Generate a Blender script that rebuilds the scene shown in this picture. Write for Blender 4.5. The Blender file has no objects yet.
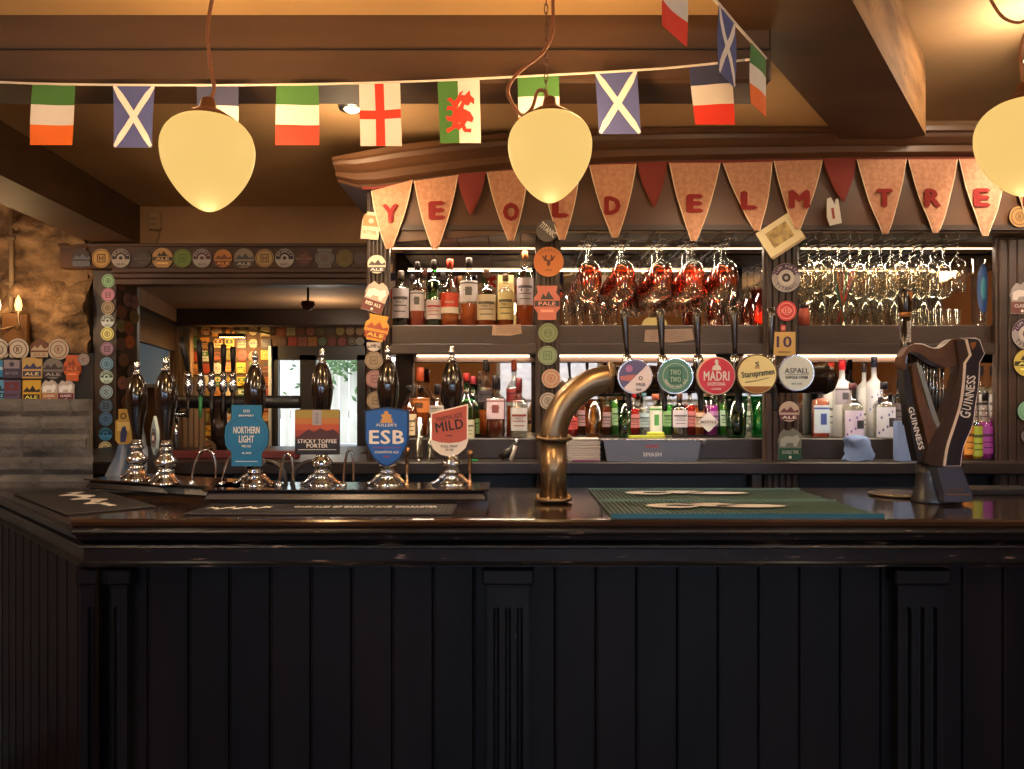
import bpy, math, random
from mathutils import Vector, Matrix, noise
random.seed(7)
SC = bpy.context.scene
COL = SC.collection
PI = math.pi
F = 770.0; HZ = 400.0; EYE = 1.41          # focal length and horizon in pixels, eye height in metres

def X(px, Y): return (px-512)/F*Y
def Z(py, Y): return EYE+(HZ-py)/F*Y
def P(px, py, Y): return Vector((X(px, Y), Y, Z(py, Y)))
def S(n, Y): return n/F*Y

# ------------------------------------------------------------------ materials
def srgb(c):
    return tuple(((v/12.92) if v <= .04045 else ((v+.055)/1.055)**2.4) for v in [x/255 for x in c])
MATS = {}
def new_mat(name):
    m = bpy.data.materials.new(name); m.use_nodes = True
    nt = m.node_tree; b = nt.nodes['Principled BSDF']
    return m, nt, b
def pm(name, c, rough=.5, metal=0, coat=0, spec=.5):
    if name in MATS: return MATS[name]
    m, nt, b = new_mat(name)
    b.inputs['Base Color'].default_value = (*srgb(c), 1); b.inputs['Roughness'].default_value = rough
    b.inputs['Metallic'].default_value = metal; b.inputs['Coat Weight'].default_value = coat
    b.inputs['Coat Roughness'].default_value = .12
    b.inputs['Specular IOR Level'].default_value = spec
    # a touch of grime so no surface is perfectly even
    n = nt.nodes.new('ShaderNodeTexNoise'); n.inputs['Scale'].default_value = 35; n.inputs['Detail'].default_value = 3
    tc = nt.nodes.new('ShaderNodeTexCoord'); nt.links.new(tc.outputs['Object'], n.inputs['Vector'])
    dv = .02 if metal > .5 else .05
    mr = nt.nodes.new('ShaderNodeMapRange'); mr.inputs['To Min'].default_value = max(0, rough-dv); mr.inputs['To Max'].default_value = min(1, rough+dv)
    nt.links.new(n.outputs['Fac'], mr.inputs['Value']); nt.links.new(mr.outputs[0], b.inputs['Roughness'])
    MATS[name] = m; return m
def col(c, rough=.45):
    return pm('paint_%d_%d_%d_%d' % (*c, int(rough*100)), c, rough)
def noise_mat(name, c1, c2, scale=(8, 8, 8), rough=.5, bump=0, detail=6, coat=0, lo=.35, hi=.65, wear=None, spec=.5, bscale=None):
    m, nt, b = new_mat(name); N = nt.nodes; L = nt.links
    tc = N.new('ShaderNodeTexCoord'); mp = N.new('ShaderNodeMapping'); mp.inputs['Scale'].default_value = scale
    L.new(tc.outputs['Object'], mp.inputs['Vector'])
    n = N.new('ShaderNodeTexNoise'); n.inputs['Scale'].default_value = 1; n.inputs['Detail'].default_value = detail
    L.new(mp.outputs[0], n.inputs['Vector'])
    r = N.new('ShaderNodeValToRGB'); r.color_ramp.elements[0].position = lo; r.color_ramp.elements[1].position = hi
    r.color_ramp.elements[0].color = (*srgb(c1), 1); r.color_ramp.elements[1].color = (*srgb(c2), 1)
    L.new(n.outputs['Fac'], r.inputs['Fac']); out = r.outputs['Color']
    if wear:
        wc, wscale, th = wear
        mp2 = N.new('ShaderNodeMapping'); mp2.inputs['Scale'].default_value = wscale; L.new(tc.outputs['Object'], mp2.inputs['Vector'])
        n2 = N.new('ShaderNodeTexNoise'); n2.inputs['Scale'].default_value = 1; n2.inputs['Detail'].default_value = 8; n2.inputs['Roughness'].default_value = .7
        L.new(mp2.outputs[0], n2.inputs['Vector'])
        r2 = N.new('ShaderNodeValToRGB'); r2.color_ramp.elements[0].position = th; r2.color_ramp.elements[1].position = th+.03
        L.new(n2.outputs['Fac'], r2.inputs['Fac'])
        mx = N.new('ShaderNodeMix'); mx.data_type = 'RGBA'; L.new(r2.outputs['Color'], mx.inputs['Factor'])
        L.new(out, mx.inputs[6]); mx.inputs[7].default_value = (*srgb(wc), 1); out = mx.outputs[2]
    L.new(out, b.inputs['Base Color'])
    b.inputs['Roughness'].default_value = rough; b.inputs['Coat Weight'].default_value = coat; b.inputs['Coat Roughness'].default_value = .1
    b.inputs['Specular IOR Level'].default_value = spec
    if bump:
        bn = N.new('ShaderNodeBump'); bn.inputs['Strength'].default_value = bump; bn.inputs['Distance'].default_value = .02
        if bscale:
            n3 = N.new('ShaderNodeTexNoise'); n3.inputs['Scale'].default_value = bscale; n3.inputs['Detail'].default_value = 8
            L.new(tc.outputs['Object'], n3.inputs['Vector']); L.new(n3.outputs['Fac'], bn.inputs['Height'])
        else: L.new(n.outputs['Fac'], bn.inputs['Height'])
        L.new(bn.outputs[0], b.inputs['Normal'])
    MATS[name] = m; return m
def emit(name, c, s):
    m, nt, b = new_mat(name)
    b.inputs['Base Color'].default_value = (*srgb(c), 1)
    b.inputs['Emission Color'].default_value = (*srgb(c), 1); b.inputs['Emission Strength'].default_value = s
    MATS[name] = m; return m
def glassy(name, tint, amount=.12, rough=.03, edge=.75):
    m = bpy.data.materials.new(name); m.use_nodes = True; nt = m.node_tree; nt.nodes.clear(); N = nt.nodes; L = nt.links
    t = N.new('ShaderNodeBsdfTransparent'); t.inputs[0].default_value = (*srgb(tint), 1)
    g = N.new('ShaderNodeBsdfGlossy'); g.inputs[0].default_value = (.95, .95, .95, 1); g.inputs['Roughness'].default_value = rough
    lw = N.new('ShaderNodeLayerWeight'); lw.inputs[0].default_value = .35
    mr = N.new('ShaderNodeMapRange'); mr.inputs['From Max'].default_value = .9; mr.inputs['To Min'].default_value = amount; mr.inputs['To Max'].default_value = edge
    L.new(lw.outputs['Facing'], mr.inputs['Value'])
    mx = N.new('ShaderNodeMixShader'); L.new(mr.outputs[0], mx.inputs[0]); L.new(t.outputs[0], mx.inputs[1]); L.new(g.outputs[0], mx.inputs[2])
    o = N.new('ShaderNodeOutputMaterial'); L.new(mx.outputs[0], o.inputs[0])
    MATS[name] = m; return m
def liquid(name, c, tr=.55):
    m = bpy.data.materials.new(name); m.use_nodes = True; nt = m.node_tree; nt.nodes.clear(); N = nt.nodes; L = nt.links
    t = N.new('ShaderNodeBsdfTransparent'); t.inputs[0].default_value = (*srgb(c), 1)
    d = N.new('ShaderNodeBsdfPrincipled'); d.inputs['Base Color'].default_value = (*srgb(c), 1); d.inputs['Roughness'].default_value = .2
    mx = N.new('ShaderNodeMixShader'); mx.inputs[0].default_value = 1-tr; L.new(t.outputs[0], mx.inputs[1]); L.new(d.outputs[0], mx.inputs[2])
    o = N.new('ShaderNodeOutputMaterial'); L.new(mx.outputs[0], o.inputs[0])
    MATS[name] = m; return m

BLACKWOOD = noise_mat('black_bar_wood', (8, 8, 11), (19, 15, 18), (9, 9, 2.2), .36, .12, coat=.06, wear=((150, 135, 120), (34, 34, 9), .70), spec=.3)
PANELWOOD = noise_mat('black_plank_paint', (6, 6, 9), (20, 13, 15), (7, 7, 1.1), .42, .10, coat=.03, wear=((120, 115, 112), (55, 55, 14), .76), spec=.22)
EDGEWOOD = noise_mat('worn_moulding_wood', (9, 9, 12), (22, 17, 18), (3, 9, 9), .3, .15, coat=.35, wear=((150, 122, 104), (9, 60, 80), .62))
TOPWOOD = noise_mat('polished_bar_top', (26, 17, 13), (50, 32, 23), (2, 14, 14), .16, .03, coat=.6)
BROWNWOOD = noise_mat('dark_brown_joinery', (66, 42, 27), (86, 57, 38), (3, 8, 8), .45, .08)
BACKWOOD = noise_mat('grey_brown_joinery', (50, 37, 31), (68, 51, 43), (2, 9, 9), .42, .08)
DARKWOOD = noise_mat('dark_counter_wood', (32, 26, 25), (47, 38, 36), (2, 9, 9), .35, .08)
BEAMWOOD = noise_mat('brown_painted_beam', (68, 47, 31), (84, 58, 39), (1.5, 6, 9), .6, .2, wear=((190, 170, 150), (9, 9, 9), .79))
OAK = noise_mat('rough_oak_beam', (120, 84, 48), (176, 132, 84), (3, 3, 14), .75, .7, wear=((60, 38, 22), (5, 16, 16), .66))
PLASTER = noise_mat('nicotine_plaster', (178, 142, 100), (194, 158, 114), (2, 2, 2), .85, .12, bscale=14)
PLASTER2 = noise_mat('plaster_warm_wall', (158, 122, 88), (176, 138, 100), (2, 2, 2), .85, .12, bscale=14)
STONE = noise_mat('rubble_stone', (92, 72, 54), (150, 120, 88), (7, 7, 12), .9, 1.0, bscale=26)
GREYSTONE = noise_mat('grey_coursed_stone', (84, 82, 80), (124, 120, 115), (5, 5, 12), .9, .8, bscale=30, wear=((66, 64, 62), (3, 3, 26), .64))
FLOORM = noise_mat('dark_floorboards', (50, 35, 25), (72, 50, 36), (2, 12, 2), .5, .1)
WALLM = noise_mat('ochre_room_wall', (176, 118, 66), (194, 136, 80), (2, 2, 2), .85, .05)
PINE = noise_mat('brown_plank_wall', (120, 92, 66), (152, 120, 88), (20, 20, 1.5), .6, .2)
BRASS = pm('aged_brass', (146, 124, 98), .32, .9)
GOLDP = pm('antique_gold', (168, 112, 62), .33, .75)
CHROME = pm('chrome', (200, 208, 220), .1, 1)
COPPER = pm('copper_glint', (190, 150, 118), .18, 1)
STEEL = pm('brushed_steel', (150, 150, 155), .32, 1)
GLOSSBLK = pm('gloss_black', (26, 20, 19), .14, 0, .8)
SATBLK = pm('satin_black', (22, 21, 24), .4)
HARPBLK = pm('harp_black', (28, 25, 28), .33)
GREYMET = pm('gunmetal', (78, 72, 70), .35, .6)
MIRROR = pm('mirror_silver', (205, 200, 195), .02, 1)
CREAMP = col((225, 205, 165)); WHITE = col((228, 224, 220)); INK = col((25, 22, 24)); RED = col((190, 30, 40)); PVCW = pm('white_upvc', (220, 222, 224), .4)
GLOBE = emit('opal_globe_lit', (252, 205, 118), .95)
GLOBE.node_tree.nodes['Principled BSDF'].inputs['Base Color'].default_value = (.02, .018, .012, 1)
GLOBE.node_tree.nodes['Principled BSDF'].inputs['Specular IOR Level'].default_value = .1
LED = emit('led_strip', (255, 226, 190), 2.2)
BULB = emit('bulb_lit', (255, 214, 150), 12)
GLASS = glassy('clear_glass', (248, 246, 240), .05, .07, .42)
WGLASS = glassy('window_glass', (250, 252, 255), .04, .01, .25)
REDGLASS = glassy('amber_red_glass', (230, 148, 112), .12, .06, .45)
GREENGLASS = glassy('green_tumbler_glass', (120, 200, 150), .06, .08, .3)
YELGLASS = glassy('amber_tumbler_glass', (235, 205, 120), .06, .08, .3)
BGREEN = glassy('bottle_green', (40, 150, 60), .12, .04, .6)
BDARK = glassy('bottle_dark', (40, 60, 35), .12, .04, .6)
BFROST = pm('frosted_white_glass', (205, 208, 210), .3)
LAMB = liquid('whisky_amber', (205, 110, 45), .55)
LDARK = liquid('rum_dark', (110, 45, 25), .4)
LPINK = liquid('pink_spirit', (225, 140, 120), .6)
LPURP = liquid('purple_drink', (190, 50, 190), .4)
LGREEN = liquid('green_liquid', (60, 160, 60), .4)
LRED = liquid('red_liquid', (190, 40, 40), .4)
LCLEAR = liquid('clear_spirit', (235, 238, 235), .85)
LYEL = liquid('yellow_drink', (230, 190, 60), .4)
CORD = pm('tan_twisted_cord', (150, 100, 70), .8)
HESS = noise_mat('hessian_pink', (184, 130, 100), (202, 150, 118), (60, 60, 60), .9, .25)
TRIMC = col((232, 208, 176), .8)
MAROON = pm('maroon_felt', (128, 52, 44), .9)
LETTER = pm('red_felt_letter', (135, 36, 32), .9)

# ------------------------------------------------------------------ mesh builder
TXT = {}
def text_geo(s, bold=.0):
    bold = min(bold, .12)
    k = (s, bold)
    if k in TXT: return TXT[k]
    cu = bpy.data.curves.new('t', 'FONT'); cu.body = s; cu.size = 1; cu.align_x = 'CENTER'; cu.align_y = 'CENTER'
    cu.extrude = .02; cu.space_character = 1.0+bold*1.5; cu.resolution_u = 2
    o = bpy.data.objects.new('t', cu); COL.objects.link(o)
    dg = bpy.context.evaluated_depsgraph_get(); dg.update()
    me = bpy.data.meshes.new_from_object(o.evaluated_get(dg))
    vs = [v.co.copy() for v in me.vertices]; fs = [tuple(p.vertices) for p in me.polygons]
    bpy.data.objects.remove(o); bpy.data.curves.remove(cu); bpy.data.meshes.remove(me)
    if bold and vs:      # heavier strokes: the same outline laid a hair to each side
        n_ = len(vs); v0, f0 = vs[:], fs[:]
        for k_, (dx, dy) in enumerate(((bold*.5, 0), (-bold*.5, 0), (0, bold*.35), (0, -bold*.35))):
            o_ = len(vs); vs += [v+Vector((dx, dy, .003*(k_+1) if v.z > 0 else 0)) for v in v0]; fs += [tuple(i+o_ for i in f) for f in f0]
    if vs:
        x0 = min(v.x for v in vs); x1 = max(v.x for v in vs); y0 = min(v.y for v in vs); y1 = max(v.y for v in vs)
        c = Vector(((x0+x1)/2, (y0+y1)/2, 0)); vs = [v-c for v in vs]; w = x1-x0; h = y1-y0
    else: w = h = 1
    TXT[k] = (vs, fs, w, h); return TXT[k]

class B:
    def __init__(s): s.v = []; s.f = []; s.m = []; s.sm = []; s.mats = []
    def mi(s, m):
        if m not in s.mats: s.mats.append(m)
        return s.mats.index(m)
    def add(s, vs, fs, m, smooth=False, M=None):
        o = len(s.v); k = s.mi(m)
        s.v += [(M @ Vector(v)) if M else Vector(v) for v in vs]
        for f in fs: s.f.append([i+o for i in f]); s.m.append(k); s.sm.append(smooth)
        return s
    def box(s, lo, hi, m, M=None):
        x0, y0, z0 = lo; x1, y1, z1 = hi
        vs = [(x0,y0,z0),(x1,y0,z0),(x1,y1,z0),(x0,y1,z0),(x0,y0,z1),(x1,y0,z1),(x1,y1,z1),(x0,y1,z1)]
        return s.add(vs, [(0,3,2,1),(4,5,6,7),(0,1,5,4),(1,2,6,5),(2,3,7,6),(3,0,4,7)], m, False, M)
    def bbox(s, lo, hi, m, b=.004, M=None):     # box with chamfered edges
        x0, y0, z0 = lo; x1, y1, z1 = hi; vs = []; fs = []
        for (z, i) in ((z0, b), (z0+b, 0), (z1-b, 0), (z1, b)):
            vs += [(x0+i+b*(i == 0), y0+i, z), (x1-i-b*(i == 0), y0+i, z), (x1-i, y0+i+b*(i == 0), z), (x1-i, y1-i-b*(i == 0), z), (x1-i-b*(i == 0), y1-i, z), (x0+i+b*(i == 0), y1-i, z), (x0+i, y1-i-b*(i == 0), z), (x0+i, y0+i+b*(i == 0), z)]
        for k in range(3):
            for j in range(8): fs.append((k*8+j, k*8+(j+1) % 8, (k+1)*8+(j+1) % 8, (k+1)*8+j))
        fs.append(tuple(range(7, -1, -1))); fs.append(tuple(range(24, 32)))
        return s.add(vs, fs, m, False, M)
    def poly(s, pts, y0, y1, m, M=None, side=None, smooth=False):   # outline in x,z pulled along y (y0 is the front)
        n = len(pts)
        a = sum(pts[i][0]*pts[(i+1) % n][1]-pts[(i+1) % n][0]*pts[i][1] for i in range(n))
        if a < 0: pts = pts[::-1]
        vs = [(x, y0, z) for x, z in pts]+[(x, y1, z) for x, z in pts]
        s.add(vs, [tuple(range(n)), tuple(range(2*n-1, n-1, -1))], m, False, M)
        s.add(vs, [(i, i+n, (i+1) % n+n, (i+1) % n) for i in range(n)], side or m, smooth, M)
        return s
    def disc(s, cx, cz, r, y0, y1, m, n=28, M=None, rz=None, side=None):
        rz = rz or r
        return s.poly([(cx+r*math.cos(2*PI*i/n), cz+rz*math.sin(2*PI*i/n)) for i in range(n)], y0, y1, m, M, side, True)
    def ring(s, cx, cz, r0, r1, y0, y1, m, n=28, M=None):
        vs = []; fs = []
        for i in range(n):
            c, q = math.cos(2*PI*i/n), math.sin(2*PI*i/n)
            vs += [(cx+r0*c, y0, cz+r0*q), (cx+r1*c, y0, cz+r1*q), (cx+r1*c, y1, cz+r1*q), (cx+r0*c, y1, cz+r0*q)]
        for i in range(n):
            a = i*4; b = (i+1) % n*4
            for k in range(4): fs.append((a+k, a+(k+1) % 4, b+(k+1) % 4, b+k))
        return s.add(vs, fs, m, False, M)
    def lathe(s, pr, m, o=(0, 0, 0), n=24, M=None, smooth=True):
        vs = []; fs = []; k = len(pr)
        for i in range(n):
            a = 2*PI*i/n
            for r, z in pr: vs.append((o[0]+r*math.cos(a), o[1]+r*math.sin(a), o[2]+z))
        for i in range(n):
            for j in range(k-1):
                a, b = i*k+j, (i+1) % n*k+j
                fs.append((a, b, b+1, a+1))
        s.add(vs, fs, m, smooth, M)
        for e, rev in ((0, True), (k-1, False)):
            if pr[e][0] > 1e-5:
                f = [i*k+e for i in range(n)]
                s.add(vs, [tuple(f[::-1] if rev else f)], m, False, M)
        return s
    def tube(s, pts, r, m, n=10, M=None, caps=True, sq=None):
        pts = [Vector(p) for p in pts]; vs = []; fs = []; K = len(pts); up = None
        for i, p in enumerate(pts):
            t = (pts[min(i+1, K-1)]-pts[max(i-1, 0)]).normalized()
            if up is None:
                up = Vector((0, 0, 1)) if abs(t.z) < .9 else Vector((0, 1, 0))
            a = t.cross(up).normalized(); b = a.cross(t).normalized(); up = b
            rr = r[i] if isinstance(r, (list, tuple)) else r
            for j in range(n):
                q = 2*PI*j/n; vs.append(p+a*rr*math.cos(q)*(sq or 1)+b*rr*math.sin(q))
        for i in range(K-1):
            for j in range(n): fs.append((i*n+j, i*n+(j+1) % n, (i+1)*n+(j+1) % n, (i+1)*n+j))
        if caps: fs += [tuple(range(n-1, -1, -1)), tuple((K-1)*n+j for j in range(n))]
        return s.add(vs, fs, m, True, M)
    def sweep(s, path, prof, m, closed=False):   # path [(x,y)], prof [(out,z)] closed section; out = to the right-hand side of travel
        n = len(path); vs = []; fs = []; k = len(prof)
        for i in range(n):
            p = Vector(path[i]); d0 = (p-Vector(path[i-1])).normalized() if i > 0 else None
            d1 = (Vector(path[i+1])-p).normalized() if i < n-1 else None
            d0 = d0 or d1; d1 = d1 or d0
            n0 = Vector((d0.y, -d0.x)); n1 = Vector((d1.y, -d1.x)); nn = (n0+n1).normalized(); sc = 1/max(.3, nn.dot(n0))
            for o, z in prof: q = p+nn*o*sc; vs.append((q.x, q.y, z))
        for i in range(n-1):
            for j in range(k): fs.append((i*k+j, (i+1)*k+j, (i+1)*k+(j+1) % k, i*k+(j+1) % k))
        fs += [tuple(range(k)), tuple((n-1)*k+j for j in range(k-1, -1, -1))]
        return s.add(vs, fs, m)
    def text(s, t, cx, cz, y, m, w=None, h=None, bold=.02, M=None, rot=0, sx=1, th=.0008):
        vs, fs, tw, thh = text_geo(t, bold)
        if not fs: return s
        if w and h: kx, kz = w/tw, h/thh
        elif w: kx = kz = w/tw
        else: kx = kz = h/thh
        kx *= sx; c, q = math.cos(rot), math.sin(rot); out = []
        for v in vs:
            a, b = v.x*kx, v.y*kz; out.append((cx+a*c-b*q, y-(th*v.z/.02 if v.z > 0 else -.0002), cz+a*q+b*c))
        return s.add(out, fs, m, False, M)
    def arc(s, t, cx, cz, r, a0, a1, y, m, h, bold=.02, M=None, flip=False):   # letters set round a circle
        n = len(t)
        for i, ch in enumerate(t):
            if ch == ' ': continue
            a = a0+(a1-a0)*(i+.5)/n
            s.text(ch, cx+r*math.cos(a), cz+r*math.sin(a), y, m, h=h, bold=bold, M=M, rot=a+(PI/2 if flip else -PI/2))
        return s
    def done(s, name, parent=None, loc=None, rot=None, bevel=None):
        me = bpy.data.meshes.new(name); me.from_pydata([tuple(v) for v in s.v], [], s.f)
        for m in s.mats: me.materials.append(m)
        me.polygons.foreach_set('material_index', s.m); me.polygons.foreach_set('use_smooth', s.sm)
        me.update()
        o = bpy.data.objects.new(name, me); COL.objects.link(o)
        if parent: o.parent = parent
        if loc is not None: o.location = loc
        if rot is not None: o.rotation_euler = rot
        if bevel:
            md = o.modifiers.new('b', 'BEVEL'); md.width = bevel; md.segments = 2; md.limit_method = 'ANGLE'
        return o

def tag(o, label, cat, group=None):
    o['label'] = label; o['category'] = cat
    if group: o['group'] = group
    return o
def thing(name, label, cat, loc=(0, 0, 0), group=None, rz=0):
    o = bpy.data.objects.new(name, None); COL.objects.link(o); o.location = loc; o.rotation_euler = (0, 0, rz)
    o.empty_display_size = .05
    return tag(o, label, cat, group)
def struct(o): o['kind'] = 'structure'; return o
def dup(root, loc, label, group=None, rz=None, scale=None):
    r = root.copy(); COL.objects.link(r); r.location = loc; r['label'] = label
    if group: r['group'] = group
    if rz is not None: r.rotation_euler = (0, 0, rz)
    if scale: r.scale = scale
    for ch in list(root.children):
        c = ch.copy(); COL.objects.link(c); c.parent = r
        for g in list(ch.children): d = g.copy(); COL.objects.link(d); d.parent = c
    return r
ORD = ['first', 'second', 'third', 'fourth', 'fifth', 'sixth', 'seventh', 'eighth', 'ninth', 'tenth', 'eleventh', 'twelfth', 'thirteenth', 'fourteenth', 'fifteenth', 'sixteenth']
def catmull(pts, n=8):
    out = []; K = len(pts); D = len(pts[0])
    for i in range(K-1):
        p0, p1, p2, p3 = pts[max(i-1, 0)], pts[i], pts[i+1], pts[min(i+2, K-1)]
        for j in range(n):
            t = j/n
            out.append(tuple(.5*((2*p1[d])+(-p0[d]+p2[d])*t+(2*p0[d]-5*p1[d]+4*p2[d]-p3[d])*t*t+(-p0[d]+3*p1[d]-3*p2[d]+p3[d])*t**3) for d in range(D)))
    out.append(tuple(pts[-1])); return out
# ------------------------------------------------------------------ camera
cd = bpy.data.cameras.new('camera'); cam = bpy.data.objects.new('camera', cd); COL.objects.link(cam)
cam.location = (0, 0, EYE); cam.rotation_euler = (PI/2, 0, 0)
cd.sensor_width = 36; cd.lens = F/1024*36; cd.shift_y = (HZ-384.5)/1024; cd.clip_start = .05; cd.clip_end = 100
SC.camera = cam
vs_ = SC.view_settings; SC.display_settings.display_device = 'sRGB'
vs_.view_transform = 'Standard'; vs_.look = 'None'; vs_.gamma = 1; vs_.use_curve_mapping = False; vs_.exposure = 0
try:
    SC.cycles.transparent_max_bounces = 32; SC.cycles.max_bounces = 8; SC.cycles.caustics_reflective = False; SC.cycles.caustics_refractive = False
    SC.cycles.sample_clamp_indirect = 4
except Exception: pass

# ------------------------------------------------------------------ room shell
CE = 2.44        # low ceiling left of the oblique beam
CH = 2.68        # higher ceiling right of it
XL, XR, YB = -4.2, 4.6, -3.0
YO = 4.1         # plane of the opening to the back room
YM = 3.45        # mirror behind the shelves
YP = 3.05        # front of the back bar posts
YF = 6.6         # far wall of the back room
b = B(); b.box((XL-.2, YB-.2, -.12), (XR+.2, YF+.2, 0), FLOORM); struct(b.done('floor'))
b = B(); b.box((XL-.2, YB-.2, CH), (XR+.2, YO+.1, CH+.15), PLASTER); struct(b.done('ceiling'))
ZD = 2.40; KD = (ZD-EYE)*F/400; PD = Vector((X(852, KD), KD)); DD = Vector((.725, 1)).normalized(); ND = Vector((-DD.y, DD.x))
def dline(y, off=0): q = PD+ND*off; return q.x+DD.x/DD.y*(y-q.y)
def ceil_z(x, y): return CH if x > dline(y) else CE
b = B(); c_ = [(XL-.2, YB-.2), (dline(YB-.2, .1), YB-.2), (dline(YO+.1, .1), YO+.1), (XL-.2, YO+.1)]
b.add([(x, y, CE) for x, y in c_]+[(x, y, CH) for x, y in c_], [(0, 3, 2, 1), (4, 5, 6, 7), (0, 1, 5, 4), (1, 2, 6, 5), (2, 3, 7, 6), (3, 0, 4, 7)], PLASTER); struct(b.done('ceiling_left'))
b = B(); b.box((XL, YO+.1, 2.15), (1.0, YF+.2, 2.3), PLASTER2); struct(b.done('ceiling_back_room'))
b = B(); b.box((XL-.2, YB-.2, 0), (XL, YF+.2, CH), WALLM); struct(b.done('wall_left'))
b = B(); b.box((XR, YB-.2, 0), (XR+.2, YO+.2, CH), WALLM); struct(b.done('wall_right'))
XW = X(373, 3.65); b = B(); b.box((XW, YM+.05, 0), (XR, YM+.2, CH), PLASTER2); b.box((XW, YM+.2, 0), (XW+.12, YF+.1, CH), PLASTER2); struct(b.done('wall_back_bar'))
# wall behind the camera, with the daylight windows the mirror shows
WINS = [(-2.5, -1.30), (-.2, 1.15), (1.45, 2.5), (2.75, 3.4)]
WZ0, WZ1 = 1.0, 2.0
b = B(); b.box((XL, YB-.2, 0), (XR, YB, WZ0), WALLM); b.box((XL, YB-.2, WZ1), (XR, YB, CH), WALLM)
xs = [XL]+[q for w in WINS for q in w]+[XR]
for i in range(0, len(xs), 2): b.box((xs[i], YB-.2, WZ0), (xs[i+1], YB, WZ1), WALLM)
struct(b.done('wall_front'))
for i, (a, c) in enumerate(WINS):
    b = B(); t = .05
    for lo, hi in (((a, WZ0), (a+t, WZ1)), ((c-t, WZ0), (c, WZ1)), ((a, WZ0), (c, WZ0+t)), ((a, WZ1-t), (c, WZ1)), ((a, 1.38), (c, 1.42)), (((a+c)/2-.02, WZ0), ((a+c)/2+.02, WZ1))):
        b.box((lo[0], YB-.12, lo[1]), (hi[0], YB-.06, hi[1]), PVCW)
    b.box((a, YB-.095, WZ0), (c, YB-.09, WZ1), WGLASS); b.box((a-.04, YB-.06, WZ0-.04), (c+.04, YB+.06, WZ0), PVCW)
    struct(b.done('window_%d' % (i+1)))
# plaster wall over the opening, stone to the left of it, and the opening itself
b = B(); b.box((XL, YO, Z(249, YO)), (XW, YO+.1, CE), PLASTER2); struct(b.done('wall_over_opening'))
def rough_wall(name, x0, x1, z0, z1, y, m, amp, course=None, edge=0, th=.14):
    b = B(); nx = int((x1-x0)/.022); nz = int((z1-z0)/.022); vs = []; fs = []
    for j in range(nz+1):
        for i in range(nx+1):
            x = x0+(x1-x0)*i/nx; z = z0+(z1-z0)*j/nz
            if course:
                row = math.floor(z/course); fz = z/course-row; fx = (x/(course*2.3)+.37*row+.5*noise.noise((row*3.1, 0, 0)))%1
                g = min(min(fz, 1-fz)*course, min(fx, 1-fx)*course*2.3)
                d = amp*(min(1, g/.02)*.8+.7*noise.noise((x*7, row*5.3, z*9)))
            else:
                d = amp*(1.5*noise.noise((x*4.5, 3, z*5.5))+1.5*abs(noise.noise((x*8, 8, z*14)))+.7*abs(noise.noise((x*17, 2, z*26)))+.35*noise.noise((x*40, 1, z*44)))
            if i == nx and edge: x += edge*noise.noise((0, 4, z*9))
            vs.append((x, y-d, z))
    for j in range(nz):
        for i in range(nx): a = j*(nx+1)+i; fs.append((a, a+1, a+nx+2, a+nx+1))
    b.add(vs, fs, m, not course)
    b.box((x0, y+.02, z0), (x1-.03, y+th, z1), m)
    return struct(b.done(name))
rough_wall('wall_stone', XL, X(97, YO)-.02, .9, CE, YO-.02, STONE, .065)
YS = 2.92
o = rough_wall('wall_low_stone', -3.6, X(92, YS), .95, Z(399, YS), YS, GREYSTONE, .03, course=.075, edge=.05, th=.06)
b = B(); b.box((-3.6, YS, 0), (X(88, YS), YS+.06, .95), GREYSTONE); struct(b.done('wall_low_core'))

# cross beam, diagonal beam, left beam
YC = 2.06; ZB = Z(82, YC)
b = B(); b.bbox((XL, YC, ZB), (X(772, YC), 2.22, CE+.01), BEAMWOOD, .008)
b.box((XL, YC-.006, ZB+.085), (X(770, YC), YC, ZB+.088), INK)
struct(b.done('trim_1'))
def beam(name, p, q, w, z0, m, side=None, z1=2.45):   # prism whose right edge runs from p to q
    b = B(); p = Vector(p); q = Vector(q); d = (q-p).normalized(); n = Vector((-d.y, d.x))*w
    c = [p, q, q+n, p+n]; vs = [(v.x, v.y, z0) for v in c]+[(v.x, v.y, z1) for v in c]
    b.add(vs, [(0, 3, 2, 1), (4, 5, 6, 7)], m); b.add(vs, [(0, 1, 5, 4)], side or m); b.add(vs, [(1, 2, 6, 5), (2, 3, 7, 6), (3, 0, 4, 7)], m)
    return struct(b.done(name))
beam('trim_2', PD-DD*6, PD+DD*1.2, .27, ZD, BEAMWOOD, OAK, CH)
p0 = Vector((X(0, 2.83), 2.83)); d = Vector((-.074, 1)).normalized()
beam('trim_3', p0-d*.62, p0+d*1.26, .24, 2.237, BEAMWOOD)
# lintel board, its moulding and the posts of the opening
LX0, LX1 = X(66, YO), XW
b = B(); b.bbox((LX0, YO-.06, Z(270, YO)), (LX1, YO, Z(247, YO)), BROWNWOOD, .004)
b.bbox((LX0, YO-.075, Z(249.5, YO)), (LX1, YO, Z(246, YO)), BROWNWOOD, .003)
for k, (a, c) in enumerate(((270, 275), (275, 280), (280, 286))): b.bbox((X(119, YO), YO-.075+.012*k, Z(c, YO)), (LX1, YO+.05, Z(a, YO)), BROWNWOOD, .004)
struct(b.done('trim_4'))
b = B(); xa, xb = X(95, YO), X(118, YO)
vs = [(xa, YO-.02, .0), (xb, YO-.02, .0), (X(137, YO+.12), YO+.12, 0), (X(137, YO+.12), YO+.15, 0), (xa, YO+.15, 0)]
vs += [(x, y, Z(271, YO)) for x, y, z in vs]
b.add(vs, [(4, 3, 2, 1, 0), (5, 6, 7, 8, 9)]+[(i, (i+1) % 5, (i+1) % 5+5, i+5) for i in range(5)], BACKWOOD); struct(b.done('trim_5'))

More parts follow.
